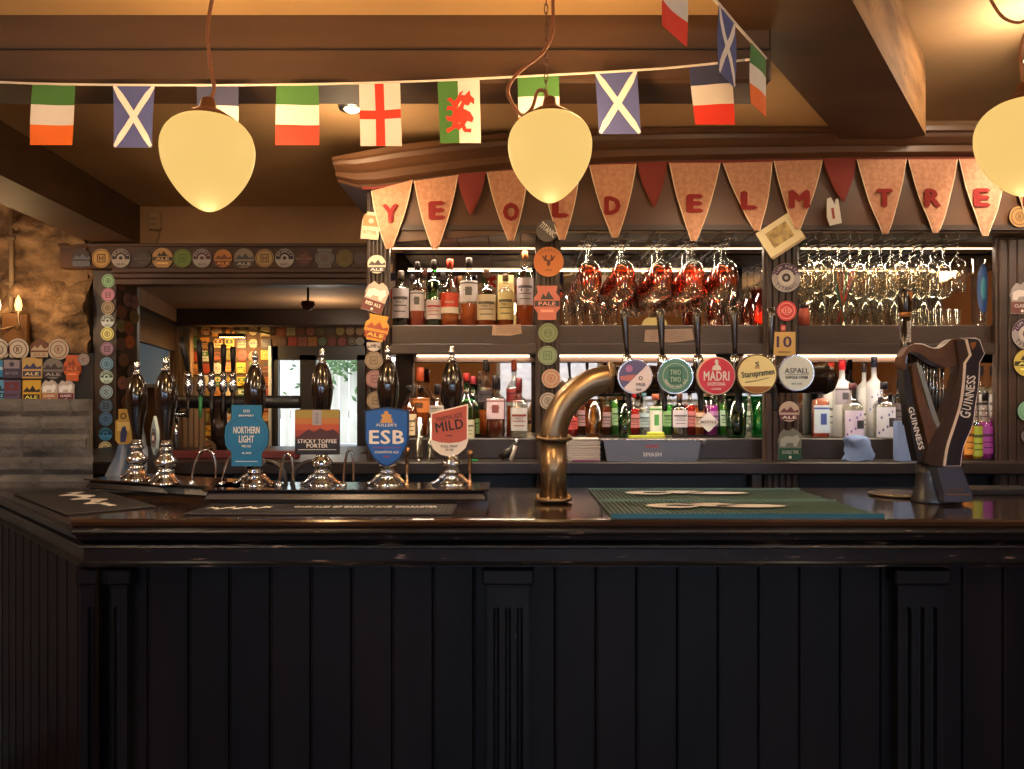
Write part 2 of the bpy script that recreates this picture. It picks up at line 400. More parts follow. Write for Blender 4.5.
# back room
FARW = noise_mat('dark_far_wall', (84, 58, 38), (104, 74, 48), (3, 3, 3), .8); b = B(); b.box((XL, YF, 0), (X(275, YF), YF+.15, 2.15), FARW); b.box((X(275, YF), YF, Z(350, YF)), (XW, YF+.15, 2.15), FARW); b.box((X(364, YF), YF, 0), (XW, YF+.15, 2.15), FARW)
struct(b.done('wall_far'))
b = B(); b.bbox((XL, 6.25, Z(325, 6.25)), (XW, 6.45, 2.15), BACKWOOD, .005); struct(b.done('trim_6'))
b = B()
for i in range(5):
    x = X(171, 6.4)+i*.034; b.bbox((x, 6.38, .3), (x+.032, 6.45, 2.02), PINE, .003)
struct(b.done('trim_7'))
# glazed double door at the far end, with daylight garden behind it
b = B(); DR = col((62, 58, 56), .4); y = YF-.03
b.box((X(272, y), y, 0), (X(278, y), YF+.02, Z(346, y)), DR); b.box((X(272, y), y, Z(360, y)), (X(365, y), YF+.02, Z(346, y)), DR)
b.box((X(300, y), y, 0), (X(316, y), YF+.02, Z(355, y)), DR); b.box((X(357, y), y, 0), (X(365, y), YF+.02, Z(355, y)), DR)
b.box((X(272, y), y, 0), (X(365, y), YF+.02, .35), DR); b.box((X(303, y), y-.03, .95), (X(306, y), y, 1.25), STEEL)
b.box((X(278, y), YF-.01, .3), (X(357, y), YF-.005, Z(358, y)), WGLASS)
b.box((X(269, y), y-.02, 0), (X(272, y), YF, Z(346, y)), PVCW)
struct(b.done('door_1'))
# small window high in the left part of the back room
b = B(); a0, a1, w0, w1 = X(135, YF), X(171, YF), Z(384, YF), Z(340, YF)
b.box((a0, YF-.03, w0), (a1, YF-.02, w1), emit('blind_daylight_glow', (140, 152, 158), .22))  # blind gives off its own faint glow in place of daylight behind it
for lo, hi in (((a0-.03, w0-.03), (a1+.03, w0)), ((a0-.03, w1), (a1+.03, w1+.03)), ((a0-.03, w0), (a0, w1)), ((a1, w0), (a1+.03, w1))): b.box((lo[0], YF-.05, lo[1]), (hi[0], YF, hi[1]), PVCW)
struct(b.done('window_5'))

# garden outside the far door
FENCE = noise_mat('pale_fence_board', (205, 200, 180), (230, 226, 208), (12, 12, 2), .8, .2)
r = thing('garden_fence', 'pale vertical board fence seen through the glazed back door', 'fence', (-1.9, 8.7, 0))
for i in range(26):
    B().bbox((-1.7+i*.11, 0, 0), (-1.6+i*.11, .03, 1.95+.04*math.sin(i*1.3)), FENCE, .004).done('board', r)
B().box((-1.7, .03, 1.2), (1.2, .07, 1.3), FENCE).done('rail', r); B().box((-1.7, .03, .4), (1.2, .07, .5), FENCE).done('rail', r)
GR = B(); LEAF = noise_mat('shrub_leaf', (50, 80, 45), (110, 140, 80), (9, 9, 9), .6)
for i in range(420):
    c = Vector((random.gauss(0, .45), random.gauss(0, .1), random.gauss(0, .16))); a = random.uniform(0, 6.3); s_ = random.uniform(.03, .06)
    u = Vector((math.cos(a), random.uniform(-.4, .4), math.sin(a)))*s_; w = u.cross(Vector((0, 1, 0)))*.4
    GR.add([c-u, c+w, c+u, c-w], [(0, 1, 2, 3)], LEAF)
GR.tube([(0, 0, -1.85), (0.02, 0, 0)], .02, LEAF, 6)
tag(GR.done('climbing_shrub', None, (-1.65, 8.55, 1.86)), 'green climbing shrub over the top of the pale fence outside', 'shrub')
r = thing('garden_bench', 'white slatted garden bench outside behind the right door pane', 'bench', (X(338, 7.6), 7.6, 0))
for i in range(4): B().bbox((-.3, -.02, .5+i*.13), (.3, .02, .59+i*.13), PVCW, .004).done('back_slat', r)
for i in range(3): B().bbox((-.3, -.4+i*.13, .42), (.3, -.3+i*.13, .44), PVCW, .004).done('seat_slat', r)
for q in (-.28, .28): B().bbox((q-.025, -.02, 0), (q+.025, .03, 1.0), PVCW).done('leg', r); B().bbox((q-.025, -.4, 0), (q+.025, -.35, .44), PVCW).done('leg', r)
b = B(); b.box((-6, YF+.2, -.14), (4, 12, -.02), noise_mat('patio', (150, 145, 135), (175, 170, 160), (3, 3, 3), .9)); struct(b.done('ground_garden'))
b = B(); b.box((-9, -9, -.14), (9, YB-.21, -.02), MATS['patio']); struct(b.done('ground_street'))
BR = noise_mat('white_painted_brick', (200, 205, 210), (225, 228, 230), (5, 5, 12), .8, .3)
b = B(); b.box((-9, -6.2, 0), (9, -6.0, 3.2), BR)
for i in range(30): b.box((-9, -6.0, .1*i), (9, -5.992, .1*i+.088), BR)
struct(b.done('wall_across_street'))

# ------------------------------------------------------------------ light
w = bpy.data.worlds.new('world'); SC.world = w; w.use_nodes = True; nt = w.node_tree; bg = nt.nodes['Background']
sky = nt.nodes.new('ShaderNodeTexSky')
try: sky.sky_type = 'NISHITA'; sky.sun_disc = False; sky.sun_elevation = math.radians(38); sky.sun_rotation = 2.2
except Exception: pass
mx = nt.nodes.new('ShaderNodeMix'); mx.data_type = 'RGBA'; mx.inputs['Factor'].default_value = .82
mx.inputs[7].default_value = (.85, .93, 1, 1); nt.links.new(sky.outputs[0], mx.inputs[6]); nt.links.new(mx.outputs[2], bg.inputs[0]); bg.inputs[1].default_value = 3.0
def light(kind, name, loc, energy, color, size=.1, rot=None, **kw):
    l = bpy.data.lights.new(name, kind); l.energy = energy; l.color = color
    if kind == 'AREA': l.shape = 'RECTANGLE'; l.size = size[0]; l.size_y = size[1]
    elif kind != 'SUN': l.shadow_soft_size = size
    for k_, v_ in kw.items(): setattr(l, k_, v_)
    o = bpy.data.objects.new(name, l); COL.objects.link(o); o.location = loc
    if rot: o.rotation_euler = rot
    return o
WARM = (1, .68, .38); WARM2 = (1, .8, .58); COOL = (.55, .76, 1)
for i, (a, c) in enumerate(WINS):    # daylight falling in from outside each window
    light('AREA', 'daylight', ((a+c)/2, YB-.55, 2.35), 240*(c-a), COOL, (c-a, .9), (math.radians(58), 0, 0))
# ------------------------------------------------------------------ the bar counter
BT = 1.10
FY = 2.0
C0 = Vector((X(71, FY), FY)); DL = Vector((-.691, .723))
PATH = [tuple(C0+DL*1.42), tuple(C0), (3.2, FY)]     # travelling right: outward is towards the camera
bar = thing('bar_counter', 'black panelled wooden bar counter with fluted pilasters and worn mouldings', 'bar counter', (0, 0, 0))
def zy(py, y=1.9): return Z(py, y)
top = [(0, BT), (0, BT-.012), (-.004, BT-.018), (-.004, BT-.026), (-.035, BT-.026), (-.72, BT-.026), (-.72, BT)]
b = B(); b.sweep(PATH, [(-.72, BT), (-.012, BT), (-.004, BT-.002), (0, BT-.007), (0, BT-.016), (-.006, BT-.024), (-.72, BT-.024)], TOPWOOD); b.done('counter_top', bar)
prof = [(-.006, BT-.024), (-.002, BT-.028), (0, BT-.034), (-.003, BT-.040), (-.012, BT-.044), (-.016, BT-.056), (-.03, BT-.066), (-.034, BT-.070),
        (-.022, BT-.072), (-.02, BT-.078), (-.034, BT-.084)]
b = B(); b.sweep(PATH, prof+[(-.2, BT-.084), (-.2, BT-.024)], EDGEWOOD); b.done('edge_moulding', bar)
b = B(); b.sweep(PATH, [(-.034, BT-.084), (-.034, BT-.116), (-.2, BT-.116), (-.2, BT-.084)], EDGEWOOD); b.done('frieze', bar)
b = B(); b.sweep(PATH, [(-.034, BT-.116), (-.022, BT-.119), (-.018, BT-.121), (-.024, BT-.125), (-.024, BT-.128), (-.034, BT-.131), (-.05, BT-.134), (-.2, BT-.134), (-.2, BT-.116)], EDGEWOOD); b.done('apron_moulding', bar)
# vertical planks with v grooves, drawn along each run of the front
def planks(name, a, c, o, z0, z1, first, pitch, groove=.006):
    a = Vector(a); c = Vector(c); d = (c-a).normalized(); L_ = (c-a).length; n = Vector((d.y, -d.x))
    pts = [(0, 0)]; s_ = first
    while s_ < L_:
        pts += [(s_-.004, 0), (s_-.002, -.006), (s_, -.002), (s_+.002, .002), (s_+.0045, .0022), (s_+.007, 0)]; s_ += pitch
    pts.append((L_, 0)); b = B(); vs = []
    for s_, q in pts:
        p_ = a+d*s_+n*(o+q); vs += [(p_.x, p_.y, z0), (p_.x, p_.y, z1)]
    b.add(vs, [(2*i, 2*i+2, 2*i+3, 2*i+1) for i in range(len(pts)-1)], PANELWOOD)
    e0 = a+n*(o-.02); e1 = c+n*(o-.02)
    b.add([(e0.x, e0.y, z0), (e0.x, e0.y, z1), (e1.x, e1.y, z0), (e1.x, e1.y, z1)], [(0, 2, 3, 1)], PANELWOOD)
    b.done(name, bar)
YPAN = FY+.09; oP = -.09
nC = (Vector((0, -1))+Vector((DL.y*-1*-1, 0))).normalized() if 0 else None
cor = Vector((C0.x+.0373+.0, YPAN))       # mitred corner of the panel line
planks('plank_front', (C0.x+.037, FY), (3.2, FY), oP, 0, BT-.13, X(148, YPAN)-C0.x-.037, .1105)
planks('plank_return', tuple(C0+DL*1.42), tuple(C0+DL*-.02), -.06, 0, BT-.13, .03, .1105)
def pilaster(px0, px1):
    y = FY+.055; xa, xb = X(px0, y), X(px1, y); w = xb-xa; b = B()
    zt = BT-.134; zc = Z(584, y)
    b.bbox((xa-.012, y-.012, zc), (xb+.012, YPAN+.01, zt-.006), BLACKWOOD, .004)
    b.bbox((xa-.004, y-.004, zc-.008), (xb+.004, YPAN+.01, zc), BLACKWOOD, .002)
    # face with rounded-top flutes: outline strips between them and a recessed back
    zf = Z(611, y); fl = [xa+w*(.22+.28*i) for i in range(3)]; fw = w*.075
    xs_ = [xa]+[q for f_ in fl for q in (f_-fw, f_+fw)]+[xb]
    for i in range(0, len(xs_), 2): b.box((xs_[i], y, 0), (xs_[i+1], y+.02, zf), BLACKWOOD)
    b.box((xa, y, zf+fw*1.6), (xb, y+.02, zc-.006), BLACKWOOD)
    for i in range(len(xs_)-1):
        if i % 2 == 0: b.box((xs_[i], y, zf), (xs_[i+1], y+.02, zf+fw*1.6), BLACKWOOD)
        else:
            m_ = (xs_[i]+xs_[i+1])/2; n_ = 8
            pts = [(xs_[i], zf+fw*1.6), (xs_[i], zf)]+[(m_-fw*math.cos(PI*j/n_), zf+fw*1.3*math.sin(PI*j/n_)) for j in range(1, n_)]+[(xs_[i+1], zf), (xs_[i+1], zf+fw*1.6)]
            b.poly(pts, y, y+.02, BLACKWOOD)
            # curved hollow of the flute
            vs = []; K = 6
            for j in range(K+1):
                a_ = PI*j/K; vs += [(m_-fw*math.cos(a_), y+.001+.013*math.sin(a_), 0), (m_-fw*math.cos(a_), y+.001+.013*math.sin(a_), zf+fw*1.4)]
            b.add(vs, [(2*j, 2*j+2, 2*j+3, 2*j+1) for j in range(K)], BLACKWOOD, True)
    b.box((xa, y+.018, 0), (xb, YPAN+.01, zc), BLACKWOOD)
    return b.done('pilaster', bar)
for q in ((81, 127), (487, 529), (898, 944)): pilaster(*q)
b = B(); b.sweep(PATH, [(-.075, .12), (-.075, 0), (-.095, 0), (-.095, .12)], BLACKWOOD); b.done('plinth', bar)

# ------------------------------------------------------------------ bar towels / mats
RUB = pm('black_rubber_mat', (34, 34, 38), .55); RUBR = pm('black_rubber_rib', (48, 50, 56), .5)
def runner(px0, px1, py0, py1, label, text_):
    y0 = (EYE-BT)*F/(py1-HZ); y1 = (EYE-BT)*F/(py0-HZ); x0 = X(px0, y0); x1 = X(px1, y0)
    r = thing('bar_runner', label, 'bar runner', (x0, y0, BT))
    w = x1-x0; h = y1-y0; b = B(); b.bbox((0, 0, 0), (w, h, .006), RUB, .002)
    n = int(w/.012)
    for i in range(n):
        q = .006+i*.012; b.box((q, .01, .006), (q+.005, h-.01, .0075), RUBR)
    b.done('mat', r); return r, w, h
FLAT = Matrix.Rotation(-PI/2, 4, 'X')     # lettering laid flat, readable from the camera side
def flat_text(b, t, x, y, z, m, w, h, bold=.03):
    vs, fs, tw, th = text_geo(t, bold)
    b.add([(x+v.x*w/tw, y+v.y*h/th, z+(.0009*v.z/.02 if v.z > 0 else 0)) for v in vs], fs, m)
r, w, h = runner(184, 452, 505.8, 515.5, 'long black ribbed bar runner with white lettering in front of the main drip tray', '')
b = B(); bl = [.13, .10, .15, .09, .12, .17]; q = w*.30
flat_text(b, 'CASK ALES OF QUALITY AND CHARACTER', w*.65, h*.56, .008, WHITE, w*.56, .034)
vs = []; n = 40
for i in range(n+1):
    x = w*(.04+.24*i/n); vs += [(x, h*.35+.014*math.sin(i*.55)+.02*(i/n), .0082), (x, h*.35+.014*math.sin(i*.55)+.02*(i/n)+.026+.010*math.sin(i*1.3), .0082)]
b.add(vs, [(2*i, 2*i+2, 2*i+3, 2*i+1) for i in range(n)], WHITE); b.done('lettering', r)
# runner lying askew on the return of the counter
r = thing('bar_runner', 'black bar runner with white script lying on the left return of the counter', 'bar runner', (-1.17, 2.08, BT), rz=math.radians(133.7))
b = B(); b.bbox((0, -.20, 0), (.64, 0.03, .006), RUB, .002); b.done('mat', r)
b = B(); vs = []; n = 30
for i in range(n+1):
    x = .16+.36*i/n; vs += [(x, -.125+.02*math.sin(i*.6), .0066), (x, -.085+.02*math.sin(i*.6)+.01*math.sin(i*1.1), .0066)]
b.add(vs, [(2*i, 2*i+2, 2*i+3, 2*i+1) for i in range(n)], WHITE)
b.add([(.08, -.12, .0066), (.2, -.105, .0066), (.2, -.088, .0066), (.08, -.100, .0066)], [(0, 1, 2, 3)], WHITE); b.done('lettering', r)
# green ribbed drip mat under the tap font
y0 = (EYE-BT)*F/118.0; y1 = (EYE-BT)*F/91.0; x0 = X(611, y0); x1 = X(884, y0); w = x1-x0; h = y1-y0
GM = pm('green_rubber_mat', (20, 38, 38), .5); GR_ = pm('green_rubber_rib', (92, 120, 110), .4); GE = pm('blue_green_edge', (34, 92, 112), .35)
r = thing('drip_mat', 'large green ribbed drip mat with white emblems under the brass tap font', 'drip mat', (x0, y0, BT))
b = B(); b.bbox((0, 0, 0), (w, h, .004), GM, .001); b.done('mat', r)
b = B()
for k_ in range(2):
    ya, yb = .012+k_*(h/2), (h/2)*(k_+1)-.004; n = int(w/.0135)
    for i in range(n): q = .004+i*.0135; b.box((q, ya, .004), (q+.0022, yb, .0065), GR_)
for q in (.004, h/2-.002, h-.008): b.box((0, q, .004), (w, q+.005, .010), GR_)
b.box((0, -.003, 0), (w, .0, .012), GE); b.done('rib', r)['kind'] = 'stuff'
for k_, cx in ((0, w*.44), (1, w*.42)):
    b = B(); cy = h*(.27+.5*k_)
    for (ex, ey, rx, ry) in ((-.12, 0, .075, .045), (.0, .02, .065, .036), (.1, -.004, .10, .032)):
        b.add([(cx+ex+rx*math.cos(2*PI*i/24), cy+ey+ry*math.sin(2*PI*i/24), .0108+.0003*k_) for i in range(24)], [tuple(range(24))], WHITE)
    b.add([(cx-.10+.04*math.cos(2*PI*i/20), cy-.003+.02*math.sin(2*PI*i/20), .0115) for i in range(20)], [tuple(range(20))], GM)
    b.done('emblem', r)

# ------------------------------------------------------------------ drip trays carrying the hand pumps
def tray(label, loc, w, d, h, rz=0, steel=pm('tray_front_steel', (84, 86, 98), .25, .8)):
    r = thing('drip_tray', label, 'drip tray', loc, rz=rz); b = B()
    b.box((-.006, -.02, 0), (w+.006, d, .014), GLOSSBLK); b.bbox((.0, 0, .014), (w, d, h), GLOSSBLK, .006)
    pts = [(-.0, .016), (w, .016), (w-.012, h-.004), (.012, h-.004)]
    b.add([(pts[0][0], -.012, pts[0][1]), (pts[1][0], -.012, pts[1][1]), (pts[2][0], -.001, pts[2][1]), (pts[3][0], -.001, pts[3][1])], [(0, 1, 2, 3)], steel)
    b.done('tray', r)
    b = B(); b.box((-.008, -.012, h), (w+.008, d, h+.005), GLOSSBLK); b.done('deck', r); return r
YT = 2.29
tray('long black drip tray with steel front under the four main hand pumps', (X(206, YT), YT, BT), X(486, YT)-X(206, YT), .2, .040)
a_ = math.radians(-24)
tray('shorter dark drip tray under the two left hand pumps', (-1.43, 2.60, BT), .64, .2, .040, a_, GLOSSBLK)

# ------------------------------------------------------------------ hand pumps
DH = BT+.045
def pump(label, loc, hb=1.0, rz=0, chrome=.14):
    r = thing('hand_pump', label, 'beer pump', loc, 'cask ale hand pumps on the bar', rz)
    b = B(); b.lathe([(.046, 0), (.046, .006), (.034, .012), (.026, .022), (.022, .034), (.026, .038), (.026, .043), (.021, .047), (.03, .056), (.034, .066), (.030, .078), (.02, .088), (.016, .1), (.022, .104), (.022, .110), (.015, .116), (.013, .19), (.0, .19)], CHROME); b.done('column', r)
    for sx in (-1, 1):
        b = B(); pts = catmull([(sx*.016, 0, .034), (sx*.034, -.005, .024), (sx*.050, -.008, .010), (sx*.062, -.01, .006)], 5)
        b.tube(pts, [.009]*6+[.006]*(len(pts)-6), COPPER if sx > 0 else CHROME, 8); b.done('foot_scroll', r)
    b = B(); h0 = .165*hb
    pr = [(0, h0), (.014, h0), (.014, h0+.01), (.015, h0+.03), (.0175, h0+.06), (.024, h0+.1), (.0305, h0+.14), (.034, h0+.17), (.0335, h0+.2), (.028, h0+.235), (.019, h0+.262), (.012, h0+.275), (0, h0+.275)]
    b.lathe([(r_, z*hb) for r_, z in pr], GLOSSBLK, n=32); hd_ = b.done('handle', r)
    zt = (h0+.273)*hb; b = B(); b.lathe([(0, zt), (.0125, zt), (.0125, zt+.006), (.008, zt+.010), (.0085, zt+.022), (.012, zt+.026), (.008, zt+.032), (.009, zt+.040), (.006, zt+.045), (0, zt+.046)], CHROME); b.done('finial', hd_)
    b = B(); zr = h0*hb; b.lathe([(.0, zr-.004), (.017, zr-.004), (.018, zr+.004), (.014, zr+.010), (0, zr+.01)], CHROME); b.done('collar', hd_)
    return r
YH = 2.40
for px, nm, hh in ((255, 'blue octagonal badge', .885), (322, 'square sticky toffee porter badge', .90), (388, 'blue shield badge', .915), (452, 'terracotta mild badge', .915)):
    pump('black handled beer pump behind the '+nm, (X(px, YH), YH, DH), hh)
pump('leftmost beer pump on the bar, dark handle, beside the blue-grey bar towel', (X(137, 2.56), 2.56, DH), .845, a_)
pump('second beer pump from the left, dark handle behind the pale oval badge', (X(166, 2.44), 2.44, DH), .86, a_)

# ------------------------------------------------------------------ pump clips
YQ = 2.275
def clip(label, px, py, y=YQ, rz=0): return thing('pump_clip', label, 'pump clip', P(px, py, y), 'pump clips on the hand pumps', rz)
def scal(pts, s_): return [(x*s_, z*s_) for x, z in pts]
u = S(1, YQ)
BLU = pm('clip_blue', (28, 110, 160), .35); BLUD = pm('clip_dark_blue', (20, 80, 125), .35)
r = clip('blue octagonal pump clip reading Northern Light on the first main pump', 247, 436)
pts = [(-15, 31), (15, 31), (15, 18), (21, 10), (22, 0), (21, -9), (15, -17), (15, -30), (-15, -30), (-15, -17), (-21, -9), (-22, 0), (-21, 10), (-15, 18)]
b = B(); b.poly(scal(pts, u), -.004, .004, BLU, side=SATBLK); b.done('plate', r)
b = B(); y = -.0042
b.ring(0, 0, 19*u, 19.6*u, y-.0006, y, BLUD); b.text('NORTHERN', 0, 6*u, y, WHITE, w=26*u, h=7*u, bold=.03); b.text('LIGHT', 0, -3*u, y, WHITE, w=15*u, h=7*u, bold=.03); b.text('PALE ALE', 0, -10*u, y, WHITE, w=9*u, h=2.2*u)
for q in (-1.7, 1.7): b.ring(q*u, 25*u, 1*u, 1.5*u, y-.0006, y, WHITE, 12)
b.text('BREWERY', 0, 20.5*u, y, WHITE, w=15*u, h=1.8*u); b.text('4.0%', 0, -17*u, y, WHITE, w=10*u, h=2*u); b.box((-11*u, y-.0006, -25.5*u), (11*u, y, -25*u), WHITE); b.done('lettering', r)
r = clip('square sunset pump clip reading Sticky Toffee Porter on the second main pump', 317.5, 432)
b = B(); w = 22.5*u; b.bbox((-w, -.004, -w), (w, .004, w), pm('clip_black', (30, 27, 33), .35), .003); b.done('plate', r)
b = B(); y = -.0042
def strip(z0, z1, c): b.box((-w*.98, y-.0004, z0*u), (w*.98, y, z1*u), col(c))
strip(14, 22, (150, 135, 60)); strip(8, 14, (176, 112, 58)); strip(2, 8, (176, 82, 52)); strip(-4, 2, (150, 60, 48)); strip(-8, -4, (95, 44, 46))
b.poly([(x*u, z*u) for x, z in ((-22, -8), (-14, -1), (-8, 3), (-3, 0), (3, 4), (10, 1), (16, 3), (22, -2), (22, -8))], y-.0012, y, col((70, 36, 42)))
b.box((-4.5*u, y-.002, 7*u), (4.5*u, y, 22*u), col((150, 150, 165)))
for i in range(3):
    b.ring(0, (10+4*i)*u, 1*u, 1.5*u, y-.0026, y-.002, col((60, 60, 75)), 12)
b.text('STICKY TOFFEE', 0, -9*u, y, WHITE, w=39*u, h=4*u, bold=.03); b.text('PORTER', 0, -13.6*u, y, WHITE, w=21*u, h=4*u, bold=.03); b.box((-19*u, y-.0006, -17.8*u), (19*u, y, -17.3*u), WHITE); b.done('artwork', r)
r = clip('bright blue shield pump clip reading ESB on the third main pump', 387, 436)
def shield(w, t, m_, bt): return [(-w, t*.88), (-w*.6, t*.94), (0, t), (w*.6, t*.94), (w, t*.88), (w*1.0, m_), (w*.9, m_-6), (w*.62, bt*.72), (w*.28, bt*.92), (0, bt), (-w*.28, bt*.92), (-w*.62, bt*.72), (-w*.9, m_-6), (-w*1.0, m_)]
b = B(); b.poly(scal(shield(22, 29, -4, -31), u), -.004, .006, pm('clip_navy', (18, 40, 90), .35)); b.done('plate', r)
b = B(); y = -.0042; b.poly(scal(shield(20.3, 27.3, -4, -29), u), y-.001, y, pm('clip_royal', (35, 92, 175), .3)); y -= .001
b.text('ESB', 0, -1*u, y, WHITE, w=35*u, h=14*u, bold=.05); b.text("FULLER'S", 0, 11*u, y, WHITE, w=20*u, h=2.8*u, bold=.02); b.text('CHAMPION ALE', 0, -16*u, y, WHITE, w=24*u, h=2.6*u); b.box((-14*u, y-.0006, -11.8*u), (14*u, y, -11.4*u), RED)
g = col((200, 150, 90)); b.poly(scal([(-5, 14), (5, 14), (6, 17), (4, 18), (5, 21), (2, 22), (1, 25), (-2, 25), (-3, 22), (-6, 21), (-4, 18), (-6, 16)], u), y-.0008, y, g); b.box((-7*u, y-.0006, 13*u), (7*u, y, 14*u), g); b.box((-3*u, y-.0006, -21*u), (3*u, y, -20*u), RED); b.done('artwork', r)
r = clip('terracotta pump clip with white foot reading Mild on the fourth main pump', 449.5, 431)
b = B(); sh = [(-18.5, 18), (18.5, 27), (18.5, -10), (16, -17), (9, -23), (0, -25.5), (-9, -23.5), (-16, -18), (-18.5, -12)]
b.poly(scal(sh, u), -.004, .006, col((232, 222, 215))); b.done('plate', r)
b = B(); y = -.0042; b.poly(scal([(-17.3, 17), (17.3, 25.5), (17.3, -8), (10, -11), (0, -12), (-10, -11), (-17.3, -9)], u), y-.0008, y, col((176, 84, 66))); y -= .0008
b.text('MARMALADE', 0, 14*u, y, col((90, 35, 30)), w=26*u, h=4.5*u, rot=.2, bold=.03); b.text('MILD', 0, 5.5*u, y, col((40, 22, 22)), w=28*u, h=10*u, rot=.16, bold=.05); b.box((-3*u, y-.0005, -5*u), (3*u, y, -4.2*u), INK)
b.text('FULL PINT', 0, -15.2*u, y, col((60, 45, 40)), w=17*u, h=2.3*u); b.text('OF ALE', 0, -18.6*u, y, INK, w=8*u, h=2*u); b.done('artwork', r)
r = clip('small yellow and blue pump clip hanging behind the leftmost pump', 124, 429, 2.66)
b = B(); u2 = S(1, 2.66); b.poly(scal([(-5, 20), (4, 20), (5, 10), (8, 8), (8, -11), (5, -15), (-5, -15), (-8, -11), (-8, 8), (-5, 10)], u2), -.004, .003, col((190, 150, 60))); b.done('plate', r)
b = B(); y = -.0042; b.ring(0, 13*u2, 2*u2, 3*u2, y-.0006, y, INK); b.box((-6*u2, y-.0006, -2*u2), (6*u2, y, 7*u2), col((220, 190, 110))); b.poly(scal([(-3, -13), (2, -13), (4, -4), (2, 3), (-1, 2), (-3, -4)], u2), y-.0012, y, col((40, 50, 90))); b.done('artwork', r)
r = clip('pale oval pump clip turned sideways between the two left pumps', 155, 436, 2.36, math.radians(-52))
u2 = S(1, 2.36); b = B(); pts = [(0, 20), (6, 13), (12, 5), (12.5, -3), (9, -12), (0, -19), (-9, -12), (-12.5, -3), (-12, 5), (-6, 13)]
b.poly(scal(pts, u2), -.004, .004, col((175, 195, 200))); b.done('plate', r)
b = B(); y = -.0042; b.ring(0, -2*u2, 8*u2, 9.5*u2, y-.0006, y, col((60, 90, 110))); b.disc(0, -2*u2, 6.5*u2, y-.0006, y, col((120, 70, 60))); b.text('ALE', 0, -2*u2, y-.0006, WHITE, w=9*u2, h=5*u2); b.done('artwork', r)

# swan-neck spouts and small taps between the pumps
def spout(label, px, base, top, y, w, m=CHROME):
    h = Z(top, y)-DH; b = B(); ww = S(w, y)
    pts = catmull([(-ww*.62, .0, .0), (-ww*.5, 0, h*.5), (-ww*.25, 0, h*.88), (0, 0, h), (ww*.35, 0, h*.9), (ww*.48, 0, h*.6), (ww*.5, 0, .012)], 7)
    b.tube(pts, .0042, m, 8); b.lathe([(.011, 0), (.011, .006), (.006, .01)], m, (-ww*.62, 0, 0), 12)
    return tag(b.done('swan_neck_spout', None, (X(px, y), y, DH)), label, 'beer spout', 'curved beer spouts')
spout('curved steel spout just right of the two left pumps', 205, 480, 450, 2.44, 22)
spout('curved steel spout left of the blue octagonal clip, partly behind it', 238, 480, 452, 2.42, 26)
spout('narrow curved steel spout between the first and second main pumps', 287, 485, 454, 2.38, 12)
spout('narrow curved steel spout between the second and third main pumps', 349, 485, 450, 2.38, 9)
for px, t, l in ((407, 447, 'short upright brass tipped tap pin right of the blue shield clip'), (470, 450, 'short upright brass tipped tap pin right of the mild clip')):
    b = B(); h = Z(t, 2.38)-DH; b.lathe([(.008, 0), (.008, .004), (.005, .008), (.005, h-.02), (.009, h-.018), (.010, h-.004), (.005, h)], COPPER, n=14)
    tag(b.done('tap_pin', None, (X(px, 2.38), 2.38, DH)), l, 'tap')
for px, s_ in ((272, 1), (306, -1)):
    b = B(); b.tube(catmull([(-.035*s_, 0, .07), (0, 0, .065), (.03*s_, 0, .045), (.045*s_, 0, .0)], 6), .008, GREYMET, 10)
    tag(b.done('pump_pipe', None, (X(px, 2.46), 2.46, DH)), 'bent grey pipe behind the bar %s the narrow spout' % ('left of' if s_ > 0 else 'right of'), 'pipe')
# blue-grey bar towel bunched behind the left pumps
b = B(); vs = []; nx, nz = 14, 22
for j in range(nz+1):
    for i in range(nx+1):
        t = j/nz; u_ = i/nx-.5; wd = .10-.05*t; cx = .02*math.sin(t*3)+.03*t
        vs.append((cx+u_*wd*1.3, .028*math.sin(u_*14+t*2)+.01*noise.noise((u_*5, t*6, 1)), t*.25+.01*math.sin(u_*9)))
fs = [(j*(nx+1)+i, j*(nx+1)+i+1, (j+1)*(nx+1)+i+1, (j+1)*(nx+1)+i) for j in range(nz) for i in range(nx)]
TOW = pm('towel_blue_grey', (150, 160, 172), .95); b.add(vs, fs, TOW, True); b.add([(x, y+.004, z) for x, y, z in vs], [f[::-1] for f in fs], TOW, True)
tag(b.done('bar_towel', None, (X(120, 2.72), 2.72, BT)), 'crumpled blue-grey towel bunched upright behind the leftmost pump', 'towel')

# ------------------------------------------------------------------ brass tap font
YB_ = 2.34; zc = Z(378, YB_); x0 = X(553.5, YB_); R = S(13.6, YB_)
font = thing('tap_font', 'large curved brass beer tap font with five black handles over the green drip mat', 'beer tap font', (x0, YB_, BT))
def L(px, py, dy=0): return (X(px, YB_)-x0, dy, Z(py, YB_)-BT)
zt = zc-BT; rb = .19
b = B(); b.tube([(0, 0, 0), (0, 0, Z(436, YB_)-BT)], R*.97, BRASS, 32); b.done('column', font)
pts = [(0, 0, Z(438, YB_)-BT)]+[(rb-rb*math.cos(PI/2*i/16), 0, zt-rb+rb*math.sin(PI/2*i/16)) for i in range(17)]+[(X(612, YB_)-x0, 0, zt)]
b = B(); b.tube(pts, R, BRASS, 32); b.done('elbow', font)
for z in (Z(438, YB_)-BT, .012):
    b = B(); b.lathe([(R*.9, -.006), (R+.016, -.006), (R+.016, -.001), (R+.016, .004), (R*.9, .004)], BRASS, (0, 0, z), 32)
    for k_ in range(8): a = 2*PI*(k_+.5)/8; b.lathe([(.006, 0), (.006, .008), (0, .012)], BRASS, ((R+.009)*math.cos(a), (R+.009)*math.sin(a), z), 8)
    b.done('flange', font)
MXL = Matrix.Rotation(PI/2, 4, 'Y')
